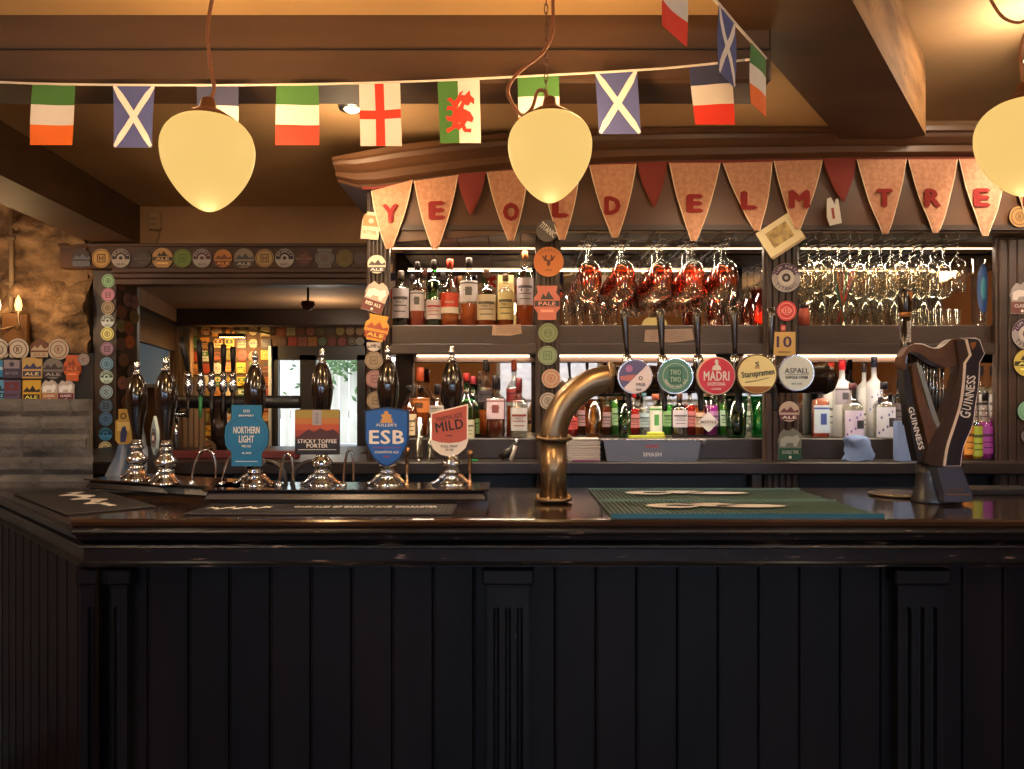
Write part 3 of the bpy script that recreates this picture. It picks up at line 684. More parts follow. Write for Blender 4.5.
b = B(); b.lathe([(0, 0), (R+.008, 0), (R+.008, .012), (R, .016), (0, .016)], BRASS, n=32, M=Matrix.Translation((X(608, YB_)-x0, 0, zt)) @ MXL); b.done('joint_ring', font)
DB = pm('dark_bronze', (48, 36, 32), .25, .5)
xe = X(822, YB_)-x0; b = B(); b.tube([(X(612, YB_)-x0, 0, zt-.004), (xe, 0, zt-.004)], R*1.02, DB, 32); b.done('bar_tube', font)
b = B(); b.lathe([(R*1.02, 0), (R*1.12, .01), (R*.9, .03), (R*.4, .042), (0, .045)], DB, n=32, M=Matrix.Translation((xe, 0, zt-.004)) @ MXL); b.done('end_cap', font)
for px, tp, tilt in ((624, 309, 8), (660, 309, 5), (696, 309, 4), (733, 307, 3), (770, 308, 0)):
    hx = (X(px, YB_-.02)-x0); zh = Z(tp, YB_-.02)-BT; zb = Z(357, YB_-.02)-BT; b = B(); tx = S(tilt, YB_)*-1
    P_ = [(hx+tilt*.0006*0+S(tilt*.35, YB_), -.03, zb+.002), (hx+S(tilt*.25, YB_), -.03, zb+.03), (hx, -.03, zh-.03), (hx, -.03, zh-.006), (hx, -.03, zh)]
    b.tube(P_, [.0085, .009, .0145, .014, .008], GLOSSBLK, 14, sq=.85); hd = b.done('tap_handle', font)
    b = B(); q = hx+S(tilt*.35, YB_); b.lathe([(0, 0), (.013, 0), (.015, -.012), (.0165, -.03), (.014, -.036), (.014, -.05), (0, -.05)], CHROME, (q, -.03, zb+.004), 18); vv = b.done('valve', font)
    b = B(); b.tube(catmull([(q, -.03, zt-.02), (q, -.055, zt-.05), (q+.001, -.06, Z(411, YB_)-BT)], 5), [.012]*5+[.0085]*5+[.006], SATBLK, 12); b.done('nozzle', vv)
YD = YB_-.12
def lens(label, px, py, rpx, base, rim=CHROME):
    r = thing('tap_badge', label, 'tap badge', P(px, py, YD), 'round badges on the brass tap font')
    R_ = S(rpx, YD); b = B(); b.disc(0, 0, R_, -.004, .014, rim, 40); b.done('rim', r)
    b = B(); b.disc(0, 0, R_*.94, -.006, -.004, base, 40); return r, b, R_, -.0062
    
r, b, R_, y = lens('round tap badge split diagonally purple and white, first on the brass font', 635, 376.5, 17.5, pm('badge_white', (222, 212, 222), .3))
pts = [(R_*.93*math.cos(a), R_*.93*math.sin(a)) for a in [PI*.25+PI*i/20 for i in range(21)]]
b.poly(pts, y-.0005, y, col((92, 90, 140))); b.poly([(-R_*.9, 0), (-R_*.2, R_*.1), (R_*.05, R_*.1), (-R_*.3, -R_*.28), (-R_*.82, -R_*.2)], y-.0009, y, col((180, 110, 110))); b.disc(-R_*.35, R_*.45, R_*.2, y-.0009, y, col((170, 110, 170)), 16)
b.text('PALE', R_*.3, -R_*.45, y, INK, w=R_*.5, h=R_*.16); b.text('BEER', R_*.2, -R_*.75, y, INK, w=R_*.3, h=R_*.1); b.ring(R_*.3, -R_*.1, R_*.07, R_*.12, y-.0005, y, INK, 12); b.done('face', r)
r, b, R_, y = lens('round sage green tap badge reading Two Two, second on the brass font', 675, 376, 18, pm('badge_sage', (84, 136, 124), .35))
b.ring(0, 0, R_*.68, R_*.71, y-.0005, y, col((190, 205, 190))); b.box((-R_*.38, y-.0006, -R_*.45), (R_*.38, y, R_*.5), col((56, 112, 96))); b.text('TWO', 0, R_*.2, y-.0006, col((170, 200, 180)), w=R_*.6, h=R_*.3, bold=.03); b.text('TWO', 0, -R_*.2, y-.0006, col((170, 200, 180)), w=R_*.6, h=R_*.3, bold=.03); b.arc('PREMIUM PALE ALE', 0, 0, R_*.6, PI*1.1, PI*1.9, y, WHITE, R_*.12, flip=True); b.done('face', r)
r, b, R_, y = lens('round red tap badge reading Madri with a white figure, third on the brass font', 716, 376, 19, pm('badge_red', (200, 20, 45), .3), col((225, 200, 180)))
b.text('MADRI', 0, R_*.0, y, WHITE, w=R_*1.35, h=R_*.5, bold=.05); b.text('EXCEPCIONAL', 0, -R_*.42, y, WHITE, w=R_*.95, h=R_*.17, bold=.02); b.text('LAGER', 0, -R_*.68, y, WHITE, w=R_*.5, h=R_*.1)
b.poly([(R_*x, R_*z) for x, z in ((-.25, .3), (.25, .3), (.2, .5), (.08, .6), (.1, .78), (.04, .86), (-.06, .86), (-.1, .76), (-.05, .6), (-.2, .5))], y-.0006, y, WHITE); b.done('face', r)
r, b, R_, y = lens('round cream tap badge reading Staropramen, fourth and largest on the brass font', 756.5, 374.5, 20.2, pm('badge_cream', (238, 226, 160), .3), pm('bronze_rim', (90, 66, 40), .3, .8))
b.text('Staropramen', R_*.04, R_*.02, y-.0006, col((20, 45, 30)), w=R_*1.62, h=R_*.4, rot=.12, bold=.02); b.text('S', 0, R_*.5, y, INK, w=R_*.2, h=R_*.25, bold=.03); b.box((-R_*.14, y-.0006, R_*.3), (R_*.14, y, R_*.34), RED)
b.tube([(-R_*.6, y, -R_*.4), (0, y, -R_*.3), (R_*.6, y, -R_*.15)], R_*.02, col((20, 45, 30)), 6); 
b.poly([(R_*.92*math.cos(a), R_*.92*math.sin(a)) for a in [PI*1.22+PI*.56*i/14 for i in range(15)]], y-.0006, y, col((150, 100, 40))); b.done('face', r)
r, b, R_, y = lens('round pale tap badge reading Aspall, last on the right of the brass font', 796, 373, 18, pm('badge_pale', (206, 216, 216), .3))
b.text('ASPALL', 0, R_*.12, y, INK, w=R_*1.35, h=R_*.3, bold=.0); b.text('SUFFOLK CYDER', 0, -R_*.25, y, INK, w=R_*1.25, h=R_*.16); b.box((-R_*.65, y-.0005, -R_*.12), (R_*.65, y, -R_*.09), INK); b.text('EST 1728', 0, -R_*.6, y, col((90, 110, 110)), w=R_*.55, h=R_*.09); b.done('face', r)

# ------------------------------------------------------------------ harp-shaped stout font
YG = 2.34; gx = X(936, YG); hp = thing('harp_tap_font', 'black and gold harp-shaped stout tap font reading Guinness at the right end of the bar', 'beer tap font', (gx, YG, BT))
YGM = 2.287
def G(px, py): return (X(px, YGM)-gx, Z(py, YGM)-BT)
HG = noise_mat('harp_gold', (84, 58, 42), (108, 76, 54), (20, 20, 20), .32, .2)
HG.node_tree.nodes['Principled BSDF'].inputs['Metallic'].default_value = .35
# flared base
b = B(); out = [(0, .062), (.004, .062), (.02, .056), (.05, .046), (.09, .039), (.12, .037)]
vs = []; n = 28
for z, r_ in out:
    for i in range(n):
        a = 2*PI*i/n; vs.append((-.02+r_*1.05*math.cos(a)+.012*(1-z/.12), .8*r_*math.sin(a), z))
fs = [(j*n+i, j*n+(i+1) % n, (j+1)*n+(i+1) % n, (j+1)*n+i) for j in range(len(out)-1) for i in range(n)]+[tuple(range(n-1, -1, -1)), tuple((len(out)-1)*n+i for i in range(n))]
b.add(vs, fs, HARPBLK, True); b.done('base', hp)
BG_ = pm('base_blue_black', (60, 66, 84), .3)
b = B(); q = [G(933, 467), G(957, 467), G(968, 493), G(968, 501), G(940, 501), G(940, 493)]; b.poly(q, -.075, .0, BG_); b.box((G(942, 0)[0], -.0765, G(0, 494)[1]), (G(966, 0)[0], -.075, G(0, 493)[1]), GOLDP); b.text('GUINNESS', G(951, 0)[0], G(0, 489)[1], -.075, GOLDP, w=.05, h=.005); b.done('base_shield', hp)
# leaning soundbox at the left: dark outer side and gold inner side
so = catmull([G(907, 362), G(908, 385), G(912, 412), G(917, 440), G(922, 462)], 5); si = catmull([G(930, 462), G(925, 448), G(921, 420), G(917, 395), G(914, 370)], 5)
b = B(); b.poly(so+si, -.03, .008, HARPBLK); b.done('soundbox', hp)
g1 = catmull([G(914, 366), G(918, 395), G(924, 420), G(931, 446)], 5); g2 = catmull([G(941, 433), G(936, 422), G(927, 398), G(921, 375), G(918, 362)], 5)
b = B(); b.poly(g1+g2, -.042, .0, HG); b.done('soundboard', hp)
b = B(); g3 = catmull([G(917, 362), G(926, 392), G(934, 418), G(941, 432)], 5); g4 = catmull([G(943, 429), G(937, 412), G(930, 390), G(923, 366)], 5); b.poly(g3+g4, -.046, -.015, pm('silver_edge', (165, 170, 165), .25, .7)); b.done('soundboard_edge', hp)
b = B(); M_ = Matrix.Rotation(0, 4, 'X')
p0, p1 = Vector(G(914.5, 407)), Vector(G(925.5, 450)); ang = math.atan2((p1-p0).y, (p1-p0).x)
b.text('GUINNESS', (p0.x+p1.x)/2, (p0.y+p1.y)/2, -.0308, WHITE, w=(p1-p0).length, h=S(5.5, YG), rot=ang, bold=.05); b.done('side_lettering', hp)
# curved neck
nt_ = catmull([G(905, 356), G(911, 347), G(920, 343.5), G(930, 346), G(938, 348.5), G(946, 346), G(953, 340), G(958, 338), G(964, 338)], 6)
nb_ = catmull([G(962, 364), G(953, 367), G(943, 365), G(934, 361), G(926, 355), G(917, 351), G(911, 353), G(908, 360), G(909, 368), G(906, 369), G(904, 363)], 6)
b = B(); b.poly(nt_+nb_, -.038, .004, HG); b.done('neck', hp)
b = B(); lw_ = [(x, -.036, z+.002) for x, z in catmull([G(917, 344), G(925, 344.5), G(934, 348), G(942, 348.5)], 5)]; b.tube([(x, y_-.003, z) for x, y_, z in lw_], .0016, WHITE, 6); b.done('neck_highlight_line', hp)
# front pillar: gold side and black lettered face
fp = catmull([G(957, 340), G(960, 366), G(957, 385), G(949, 408), G(938, 430), G(930, 446), G(925, 462)], 6); fq = catmull([G(950, 466), G(946, 458), G(953, 440), G(962, 418), G(967, 395), G(968, 366), G(966, 340)], 6)
b = B(); b.poly(fp+[G(932, 466)]+fq, -.05, .0, pm('pillar_bronze', (62, 46, 40), .3, .3)); b.done('pillar_side', hp)
Lc = [G(959, 338), G(965, 340), G(969, 355), G(963.5, 363), G(962, 385), G(959, 405), G(953, 425), G(946, 447), G(943, 466)]
Rc = [G(959, 466), G(962, 447), G(971, 425), G(974, 405), G(977, 385), G(978, 363), G(983, 354), G(978, 340), G(974, 338)]
L0 = [Lc[0], Lc[1], Lc[2]]+catmull(Lc[3:], 5); R0 = catmull(Rc[:6], 5)+Rc[6:]
b = B(); b.poly(L0+R0, -.062, -.052, pm('pillar_white', (240, 228, 228), .4)); b.done('pillar_edge', hp)
def inset(pts, d):
    c = []; n_ = len(pts)
    a_s = sum(pts[i][0]*pts[(i+1) % n_][1]-pts[(i+1) % n_][0]*pts[i][1] for i in range(n_))
    for i in range(n_):
        p_, q_, r_ = Vector(pts[i-1]), Vector(pts[i]), Vector(pts[(i+1) % n_]); e0 = (q_-p_).normalized(); e1 = (r_-q_).normalized()
        s_ = 1 if a_s > 0 else -1; nn = (Vector((-e0.y, e0.x))+Vector((-e1.y, e1.x))); nn = nn.normalized() if nn.length > 1e-6 else Vector((-e0.y, e0.x))
        c.append(tuple(q_+nn*d*s_))
    return c
b = B(); b.poly(inset(L0+R0, .0028), -.0635, -.06, pm('pillar_black', (34, 26, 32), .3)); b.done('pillar_face', hp)
b = B(); y = -.0637; tt = 'GUINNESS'; path = [G(963.2, 414.5), G(965, 407.5), G(966.2, 402.8), G(967, 398), G(967.8, 392.3), G(968.5, 387), G(969, 382.2), G(969.3, 377.6)]
for i, ch in enumerate(tt):
    t0 = Vector(path[max(0, i-1)]); t1 = Vector(path[min(7, i+1)]); an = math.atan2((t1-t0).y, (t1-t0).x)
    b.text(ch, path[i][0]-.001, path[i][1], y, WHITE, w=S([6.2, 4.8, 1.3, 4.9, 4.9, 4, 4.1, 4.1][i], YG), h=S(8.5 if i else 10.5, YG), rot=an, bold=.03)
b.done('pillar_lettering', hp)
b = B(); b.poly([G(968, 343), G(974, 342), G(973, 347), G(970.5, 350), G(969, 347)], -.0645, -.0635, GOLDP); b.done('pillar_crest', hp)
b = B()
for i in range(9):
    xa = 927+i*3.4; top_ = 358+min(i, 3)*2.5; bot_ = 371+ i*8.5 if i < 8 else 424
    a, c = G(xa, top_), G(xa-1+(938-xa)*.05+(2 if i < 3 else 0), min(bot_+ -3, 425))
    b.tube([(a[0], 0, a[1]), (c[0], 0, c[1])], .0016, CHROME, 6)
b.done('strings', hp)
b = B(); xh = X(905, 2.35)-gx
hz = lambda py: Z(py, 2.34)-BT
b.tube([(xh, .01, hz(425)), (xh, .01, hz(418)), (xh, .01, hz(370)), (xh, .01, hz(345)), (xh, .01, hz(314))], [.007, .010, .016, .014, .015], GLOSSBLK, 18); b.done('tap_handle', hp)
b = B(); b.lathe([(.016, hz(315)), (.018, hz(312)), (.020, hz(300)), (.0205, hz(292)), (.017, hz(289)), (0, hz(288.5))], GLOSSBLK, (xh, .01, 0), 22); b.done('handle_cap', hp)
b = B(); b.lathe([(.0165, hz(317)), (.0175, hz(316)), (.018, hz(309)), (.0165, hz(308))], GOLDP, (xh, .01, 0), 22)
b.done('handle_band', hp)
b = B(); b.poly([(xh-.004, hz(292)), (xh+.012, hz(291.5)), (xh+.013, hz(296)), (xh+.008, hz(301)), (xh+.004, hz(297))], -.0125, -.008, GOLDP); b.done('handle_crest', hp)
b = B(); b.text('GUINNESS', xh+.003, hz(332), -.0075, WHITE, w=S(21, YG), h=S(4, YG), rot=PI/2, bold=.03); b.done('handle_lettering', hp)
b = B(); b.tube([(xh, .01, hz(372)), (xh+.015, .01, hz(366))], .011, SATBLK, 10); b.done('valve', hp)
b = B(); b.lathe([(.0, 0), (.07, 0), (.09, .003), (.09, .008), (.07, .012), (0, .012)], pm('bronze_dish', (110, 95, 80), .3, .6), n=32)
tag(b.done('drip_dish', None, (X(898, 2.5), 2.5, BT)), 'flat bronze drip dish left of the harp tap font', 'dish')
b = B(); b.bbox((0, 0, 0), (.24, .12, .02), SATBLK, .003); tag(b.done('service_tray', None, (X(968, 2.5), 2.5, BT)), 'low black tray on the bar top right of the harp tap font', 'tray')
# ------------------------------------------------------------------ back bar: posts, shelves, mirror, canopy
bb = thing('back_bar', 'dark wooden back bar with mirror, two shelves, posts and moulded canopy', 'back bar', (0, 0, 0))
ZS = Z(325, YP+.05); ZSB = Z(344, YP+.05)
ZR = Z(437.5, 3.25); ZC = Z(462, 3.0)
ZK = Z(230, 2.98)      # canopy underside
XA, XZ = X(366, YP), 3.3
b = B(); b.box((XA, YM, ZC), (XZ, YM+.02, ZK), MIRROR); b.done('mirror', bb)
def post(px0, px1, y=YP, name='post', zt=None, fl=True):
    xa, xb = X(px0, y), X(px1, y); b = B(); b.bbox((xa, y+.012, 0), (xb, y+.04, zt or ZK), BACKWOOD, .004)
    if fl:
        n = 5; w = (xb-xa-.012)/n
        for i in range(n): b.bbox((xa+.006+i*w+.002, y, ZC-.2), (xa+.006+(i+1)*w-.002, y+.016, (zt or ZK)-.02), BACKWOOD, .003)
    return b.done(name, bb)
post(366, 389, zt=Z(186, YP)); post(536, 560); post(765, 800); post(998, 1046)
b = B(); b.bbox((XA+.01, YP+.077, ZSB), (XZ, YM, ZS), BACKWOOD, .004); b.bbox((X(389, YP), YP+.05, ZSB), (XZ, YP+.077, ZS), BACKWOOD, .004); b.done('upper_shelf', bb)
b = B(); b.bbox((X(389, YP), YP+.02, Z(353.5, YP)), (XZ, YP+.05, ZSB), BACKWOOD, .003); b.done('shelf_rail', bb)
b = B(); b.bbox((XA+.01, 3.16, ZC), (XZ, YM, ZR), DARKWOOD, .003); b.done('riser_shelf', bb)
b = B(); b.box((X(389, YP), 2.98, ZK), (XZ, YM+.05, ZK+.02), BACKWOOD)
TILE = noise_mat('soffit_panels', (128, 110, 92), (150, 130, 110), (3, 3, 3), .45, .1)
for i in range(22):
    for j in range(3): b.bbox((X(389, YP)+.005+i*.13, 3.0+j*.145, ZK-.006), (X(389, YP)+.13+i*.13, 3.14+j*.145, ZK), TILE, .002)
b.done('soffit', bb)
# canopy board and cornice: both sag towards the left as the old ceiling does
cpts = [(345, 2.99), (400, 2.99), (460, 2.99), (512, 2.99), (600, 2.99), (760, 2.99), (1024, 2.99), (1250, 2.99)]
def cy(px, tab):
    for (a, va), (c, vc) in zip(tab, tab[1:]):
        if a <= px <= c: return va+(vc-va)*(px-a)/(c-a)
    return tab[-1][1] if px > tab[-1][0] else tab[0][1]
TOPY = [(338, 165), (400, 153.5), (460, 146.5), (512, 141), (600, 137.5), (700, 136), (1250, 134)]
MIDY = [(338, 182), (365, 190), (437, 180), (512, 171), (560, 168), (620, 165), (700, 163), (850, 160), (1250, 158)]
BOTY = [(338, 247), (395, 242), (505, 233.6), (545, 230.5), (700, 229), (850, 226), (1250, 224)]
def ribbon(name, secs, m, x_from=338):   # secs: list of (function of px -> (y depth, z))
    b = B(); pxs = list(range(x_from, 1260, 20)); vs = []; k = len(secs)
    for px in pxs:
        for f in secs: Y_, z = f(px); vs.append((X(px, 2.99), Y_, z))
    n = len(pxs); fs = [(i*k+j, i*k+j+1, (i+1)*k+j+1, (i+1)*k+j) for i in range(n-1) for j in range(k-1)]
    fs += [(i*k+k-1, i*k, (i+1)*k, (i+1)*k+k-1) for i in range(n-1)]+[tuple(range(k)), tuple((n-1)*k+j for j in range(k-1, -1, -1))]
    b.add(vs, fs, m); return b.done(name, bb)
Y0 = 2.99
zT = lambda px: Z(cy(px, TOPY), Y0); zM = lambda px: Z(cy(px, MIDY), Y0); zB_ = lambda px: Z(cy(px, BOTY), Y0)
CANOPY = noise_mat('canopy_brown', (78, 52, 34), (98, 66, 44), (2, 7, 7), .42, .08)
ribbon('canopy_board', [lambda p: (Y0, zM(p)+.01), lambda p: (Y0, zB_(p)), lambda p: (Y0+.03, zB_(p)), lambda p: (Y0+.03, zM(p)+.01)], CANOPY, 384)
def mix(a, c, t): return lambda p: a(p)*(1-t)+c(p)*t
ribbon('cornice', [lambda p: (Y0-.10, zT(p)), lambda p: (Y0-.10, mix(zT, zM, .16)(p)), lambda p: (Y0-.085, mix(zT, zM, .2)(p)), lambda p: (Y0-.08, mix(zT, zM, .34)(p)), lambda p: (Y0-.055, mix(zT, zM, .5)(p)),
                    lambda p: (Y0-.04, mix(zT, zM, .56)(p)), lambda p: (Y0-.04, mix(zT, zM, .8)(p)), lambda p: (Y0-.012, mix(zT, zM, .9)(p)), lambda p: (Y0-.005, zM(p)), lambda p: (Y0+.46, zM(p)), lambda p: (Y0+.46, zT(p))], CANOPY)
# left cheek of the canopy, in shadow above the post

# counter below, running on in front of the opening
b = B(); b.bbox((-2.08, 3.0, ZC-.05), (XZ, YM, ZC), DARKWOOD, .006); b.bbox((-2.08, YM, ZC-.05), (XW-.02, 4.04, ZC), DARKWOOD, .006)
ct = b.done('back_counter'); tag(ct, 'long dark back counter running under the bottles and across the opening', 'counter')
b = B(); b.box((-2.0, 3.06, 0), (XZ, 3.10, ZC-.16), DARKWOOD); b.bbox((-2.0, 3.02, ZC-.18), (XZ, 3.08, ZC-.155), DARKWOOD, .003)
for q in (-1.7, -1.1, -.5, .1, .95, 1.75, 2.5): b.bbox((q, 3.05, ZC-.16), (q+.04, 3.12, ZC-.05), BACKWOOD, .003)
b.box((-2.0, 3.12, ZC-.16), (XZ, 3.14, ZC-.05), col((12, 11, 12)))
tag(b.done('back_cupboard'), 'dark cupboard fronts below the back counter', 'cupboard')
# led strips
for (xa, xb, y, z, l) in ((X(392, 3.2), X(535, 3.2), 3.2, 2.035, 'over the whisky bottles'), (X(561, 3.2), X(764, 3.2), 3.2, 2.035, 'over the reddish hanging glasses'), (X(801, 3.2), X(997, 3.2), 3.2, 2.035, 'over the clear hanging glasses'),
                       (X(389, YP)+.02, X(536, YP)-.01, YP+.06, ZSB-.006, 'under the upper shelf between the two left posts'), (X(560, YP), X(765, YP), YP+.06, ZSB-.006, 'under the upper shelf in the middle bay'), (X(800, YP), X(998, YP), YP+.06, ZSB-.006, 'under the upper shelf in the right bay')):
    r = thing('led_strip', 'glowing warm LED strip '+l, 'led strip', (xa, y, z), 'LED strips on the back bar')
    b = B(); b.box((0, 0, .002), (xb-xa, .006, .008), LED); b.done('diffuser', r)
    b = B(); b.box((0, -.002, .008), (xb-xa, .011, .012), STEEL); b.done('channel', r)
    w_ = xb-xa
    light('AREA', 'led_light', ((xa+xb)/2, y-.0, z-.004), (6.5 if 'whisky' in l or 'under' in l else 4.2)*w_, (1, .80, .58), (w_, .02))

# ------------------------------------------------------------------ badges
INKS = col((45, 35, 35))
def badge(label, px, py, y, w, h=None, kind='round', base=(200, 190, 170), acc=(60, 50, 50), style='ring', text_=None, rot=0, M_rz=0, group=None, dull=1.0, tc=None, name='beer_badge', cat='badge'):
    base = tuple(int(v*dull) for v in base); acc = tuple(int(v*dull) for v in acc)
    w = S(w, y)/2; h = (S(h, y)/2 if h else w); b = B(); m = col(base); a = col(acc); yf = -.006; t = .0005
    if kind == 'round': b.disc(0, 0, w, -.006, 0, m, 26, rz=h, side=SATBLK)
    elif kind == 'rect': b.bbox((-w, -.006, -h), (w, 0, h), m, .0015)
    else:
        sh = {'shield': [(-1, 1), (1, 1), (1, -.2), (.6, -.75), (0, -1), (-.6, -.75), (-1, -.2)],
              'crest': [(-.8, 1), (.8, 1), (.7, .6), (1, .3), (1, -.3), (.7, -.6), (.7, -1), (-.7, -1), (-.7, -.6), (-1, -.3), (-1, .3), (-.7, .6)],
              'cloud': [(-1, .1), (-.85, .6), (-.5, .95), (-.1, .8), (.2, 1), (.6, .85), (.95, .5), (.9, .1), (.9, -1), (-.9, -1), (-.9, .1)],
              'can': [(-.7, .8), (-.5, .8), (-.5, 1), (.5, 1), (.5, .8), (.7, .8), (.9, .3), (.9, -1), (-.9, -1), (-.9, .3)]}[kind]
        b.poly([(x*w, z*h) for x, z in sh], -.006, 0, m)
    lt = col(tuple(min(255, int(v*1.25+25)) for v in base))
    if style == 'ring':
        b.ring(0, 0, w*.74, w*.82, yf-t, yf, a, 22); b.ring(0, 0, w*.34, w*.42, yf-t, yf, a, 14)
        b.text(text_ or 'B', 0, 0, yf, a, h=h*.42, bold=.03)
    elif style == 'square':
        b.ring(0, 0, w*.84, w*.9, yf-t, yf, a, 22)
        q = w*.44; tq = w*.09
        for lo, hi in (((-q, -q), (q, -q+tq)), ((-q, q-tq), (q, q)), ((-q, -q), (-q+tq, q)), ((q-tq, -q), (q, q))): b.box((lo[0], yf-t, lo[1]), (hi[0], yf, hi[1]), a)
        b.text(text_ or 'H', 0, 0, yf, a, h=h*.5, bold=.03)
    elif style == 'eye':
        b.disc(0, 0, w*.93, yf-t, yf, a, 24); b.poly([(w*.93*math.cos(q), -h*.1+h*.78*math.sin(q)) for q in [PI+PI*i/14 for i in range(15)]], yf-2*t, yf, m)
        b.ring(0, 0, w*.22, w*.42, yf-3*t, yf, m, 18); b.disc(0, 0, w*.16, yf-3*t, yf, a, 12)
        b.arc(text_ or 'BREWERY', 0, 0, w*.72, PI*.92, PI*.08, yf-2*t, m, h*.26, .03); b.text('ALES', 0, -h*.62, yf-2*t, a, w=w*.9, h=h*.2, bold=.03)
    elif style == 'band':
        b.box((-w*.95, yf-t, -h*.22), (w*.95, yf, h*.12), a); b.text(text_ or 'ALE', 0, -h*.05, yf-t, lt, w=w*1.3, h=h*.22, bold=.02)
        b.poly([(x*w, z*h) for x, z in ((-.5, .2), (-.3, .55), (-.1, .35), (.1, .7), (.35, .4), (.55, .2))], yf-t, yf, a); b.box((-w*.5, yf-t, -h*.55), (w*.5, yf, -h*.4), lt)
    elif style == 'scene':
        b.poly([(x*w, z*h) for x, z in ((-.93, -.1), (-.5, .35), (-.2, .1), (.15, .5), (.5, .05), (.93, .2), (.93, -.1))], yf-t, yf, a)
        b.box((-w*.9, yf-t, -h*.82), (w*.9, yf, -h*.3), a); b.text(text_ or 'ALE', 0, -h*.56, yf-t, lt, w=w*1.4, h=h*.28, bold=.03)
    elif style == 'stripe':
        b.box((-w*.8, yf-t, -h*.05), (w*.8, yf, h*.75), a); b.disc(0, h*.35, min(w, h)*.26, yf-2*t, yf, m, 14); b.text(text_ or 'BITTER', 0, -h*.5, yf, a, w=w*1.3, h=h*.25, bold=.02)
    elif style == 'buff':
        b.poly([(x*w, z*h) for x, z in ((-.8, -.1), (-.75, .35), (-.3, .5), (.2, .45), (.6, .6), (.8, .3), (.6, .05), (.55, -.15), (.3, -.15), (.2, .1), (-.3, .05), (-.4, -.15), (-.6, -.15))], yf-t, yf, lt)
        b.box((-w*.9, yf-t, -h*.97), (w*.9, yf, -h*.25), a); b.text(text_ or 'CLASSIC', 0, -h*.5, yf-t, lt, w=w*1.3, h=h*.22, bold=.03); b.disc(0, -h*.82, min(w, h)*.12, yf-2*t, yf, WHITE, 10)
    p_ = P(px, py, y); p_.y -= .001
    o = b.done(name, None, p_, (0, rot, M_rz)); tag(o, label, cat, group); return o
yL = YO-.062; g = 'beer badges on the lintel over the opening'
LB = [(82, 'dark badge with blue-grey dome, leftmost', (62, 50, 50), (96, 104, 125), 'scene', 'round', 19),
 (102, 'tan badge with black ring, right of the leftmost dark one', (196, 152, 88), (48, 36, 30), 'square', 'round', 19),
 (121.5, 'black badge with white eye emblem, left of the faint dark one', (190, 180, 172), (40, 30, 34), 'eye', 'round', 19),
 (143, 'faint dark brown badge with grey band', (66, 50, 44), (92, 78, 66), 'band', 'round', 18),
 (163, 'tan badge with black horse band, left of the lime green one', (196, 152, 96), (48, 38, 34), 'band', 'round', 21),
 (183, 'lime green round badge', (120, 140, 58), (80, 104, 40), 'square', 'round', 18.5),
 (202.5, 'maroon and white eye badge, right of the lime green one', (186, 176, 170), (88, 52, 56), 'eye', 'round', 19),
 (223.5, 'glowing orange-brown badge below the left pendant', (196, 128, 62), (120, 70, 44), 'scene', 'round', 18),
 (244.5, 'grey and blue scenic badge', (150, 135, 115), (72, 74, 80), 'scene', 'round', 20),
 (265, 'tan badge with black ring, in the middle of the lintel', (184, 148, 96), (62, 44, 34), 'square', 'round', 18.5),
 (285, 'black badge with white eye emblem, left of the dark red one', (186, 176, 170), (42, 34, 36), 'eye', 'round', 19),
 (304.5, 'dark red badge with faint figure', (88, 50, 42), (124, 84, 66), 'band', 'round', 17),
 (325, 'grey-blue scalloped badge with red centre', (120, 118, 112), (120, 62, 50), 'ring', 'crest', 19),
 (345, 'plain olive green badge', (124, 106, 46), (104, 88, 40), 'ring', 'round', 17.5),
 (361, 'purple-grey badge at the right end', (112, 92, 92), (70, 56, 62), 'ring', 'round', 13)]
for px, l, ba, ac, st, kd, sz in LB: badge(l+' on the lintel board', px, 258.5, yL, sz, None, kd, ba, ac, st, group=g)
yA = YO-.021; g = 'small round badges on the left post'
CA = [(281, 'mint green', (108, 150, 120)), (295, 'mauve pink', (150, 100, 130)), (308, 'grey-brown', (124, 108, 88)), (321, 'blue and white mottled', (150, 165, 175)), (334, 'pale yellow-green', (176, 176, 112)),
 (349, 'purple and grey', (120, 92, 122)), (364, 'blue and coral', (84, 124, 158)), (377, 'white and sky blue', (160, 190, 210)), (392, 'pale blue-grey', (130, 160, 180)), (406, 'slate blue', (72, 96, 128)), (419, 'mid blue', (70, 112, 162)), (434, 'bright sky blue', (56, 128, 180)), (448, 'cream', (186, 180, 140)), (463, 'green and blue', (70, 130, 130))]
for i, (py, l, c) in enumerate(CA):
    badge('%s round badge, %s from the top of the left post' % (l, ORD[i]), 109-(py-281)*.018, py, yA, 13.4, None, 'round', tuple(min(250, int(v*1.3+8)) for v in c), tuple(int(v*.55) for v in c), ['ring', 'square', 'ring', 'eye'][i % 4], group=g)  # colours lightened to make up for weak light on the post
# badges on the angled inner face of that post
pa = Vector((X(118, YO), YO-.02)); pb_ = Vector((X(137, YO+.12), YO+.12)); dr = (pb_-pa); ang = math.atan2(dr.y, dr.x); nn = Vector((dr.y, -dr.x)).normalized()
CI = [(.2, 283, 'brown orange', (120, 78, 40)), (.5, 300, 'mauve', (110, 78, 84)), (.82, 302, 'dusty pink', (120, 84, 88)), (.2, 312, 'reddish brown', (112, 68, 46)), (.82, 317, 'olive', (104, 84, 46)), (.2, 326, 'olive green', (112, 108, 70)), (.55, 328, 'rust', (128, 68, 40)), (.2, 344, 'dull brown', (100, 70, 62)), (.6, 342, 'orange', (165, 92, 50)), (.3, 360, 'tan brown', (120, 84, 56)), (.7, 372, 'grey', (92, 84, 88)), (.25, 383, 'pale pink', (160, 110, 100)), (.6, 384, 'cream', (150, 130, 110)), (.4, 402, 'brown', (104, 70, 50))]
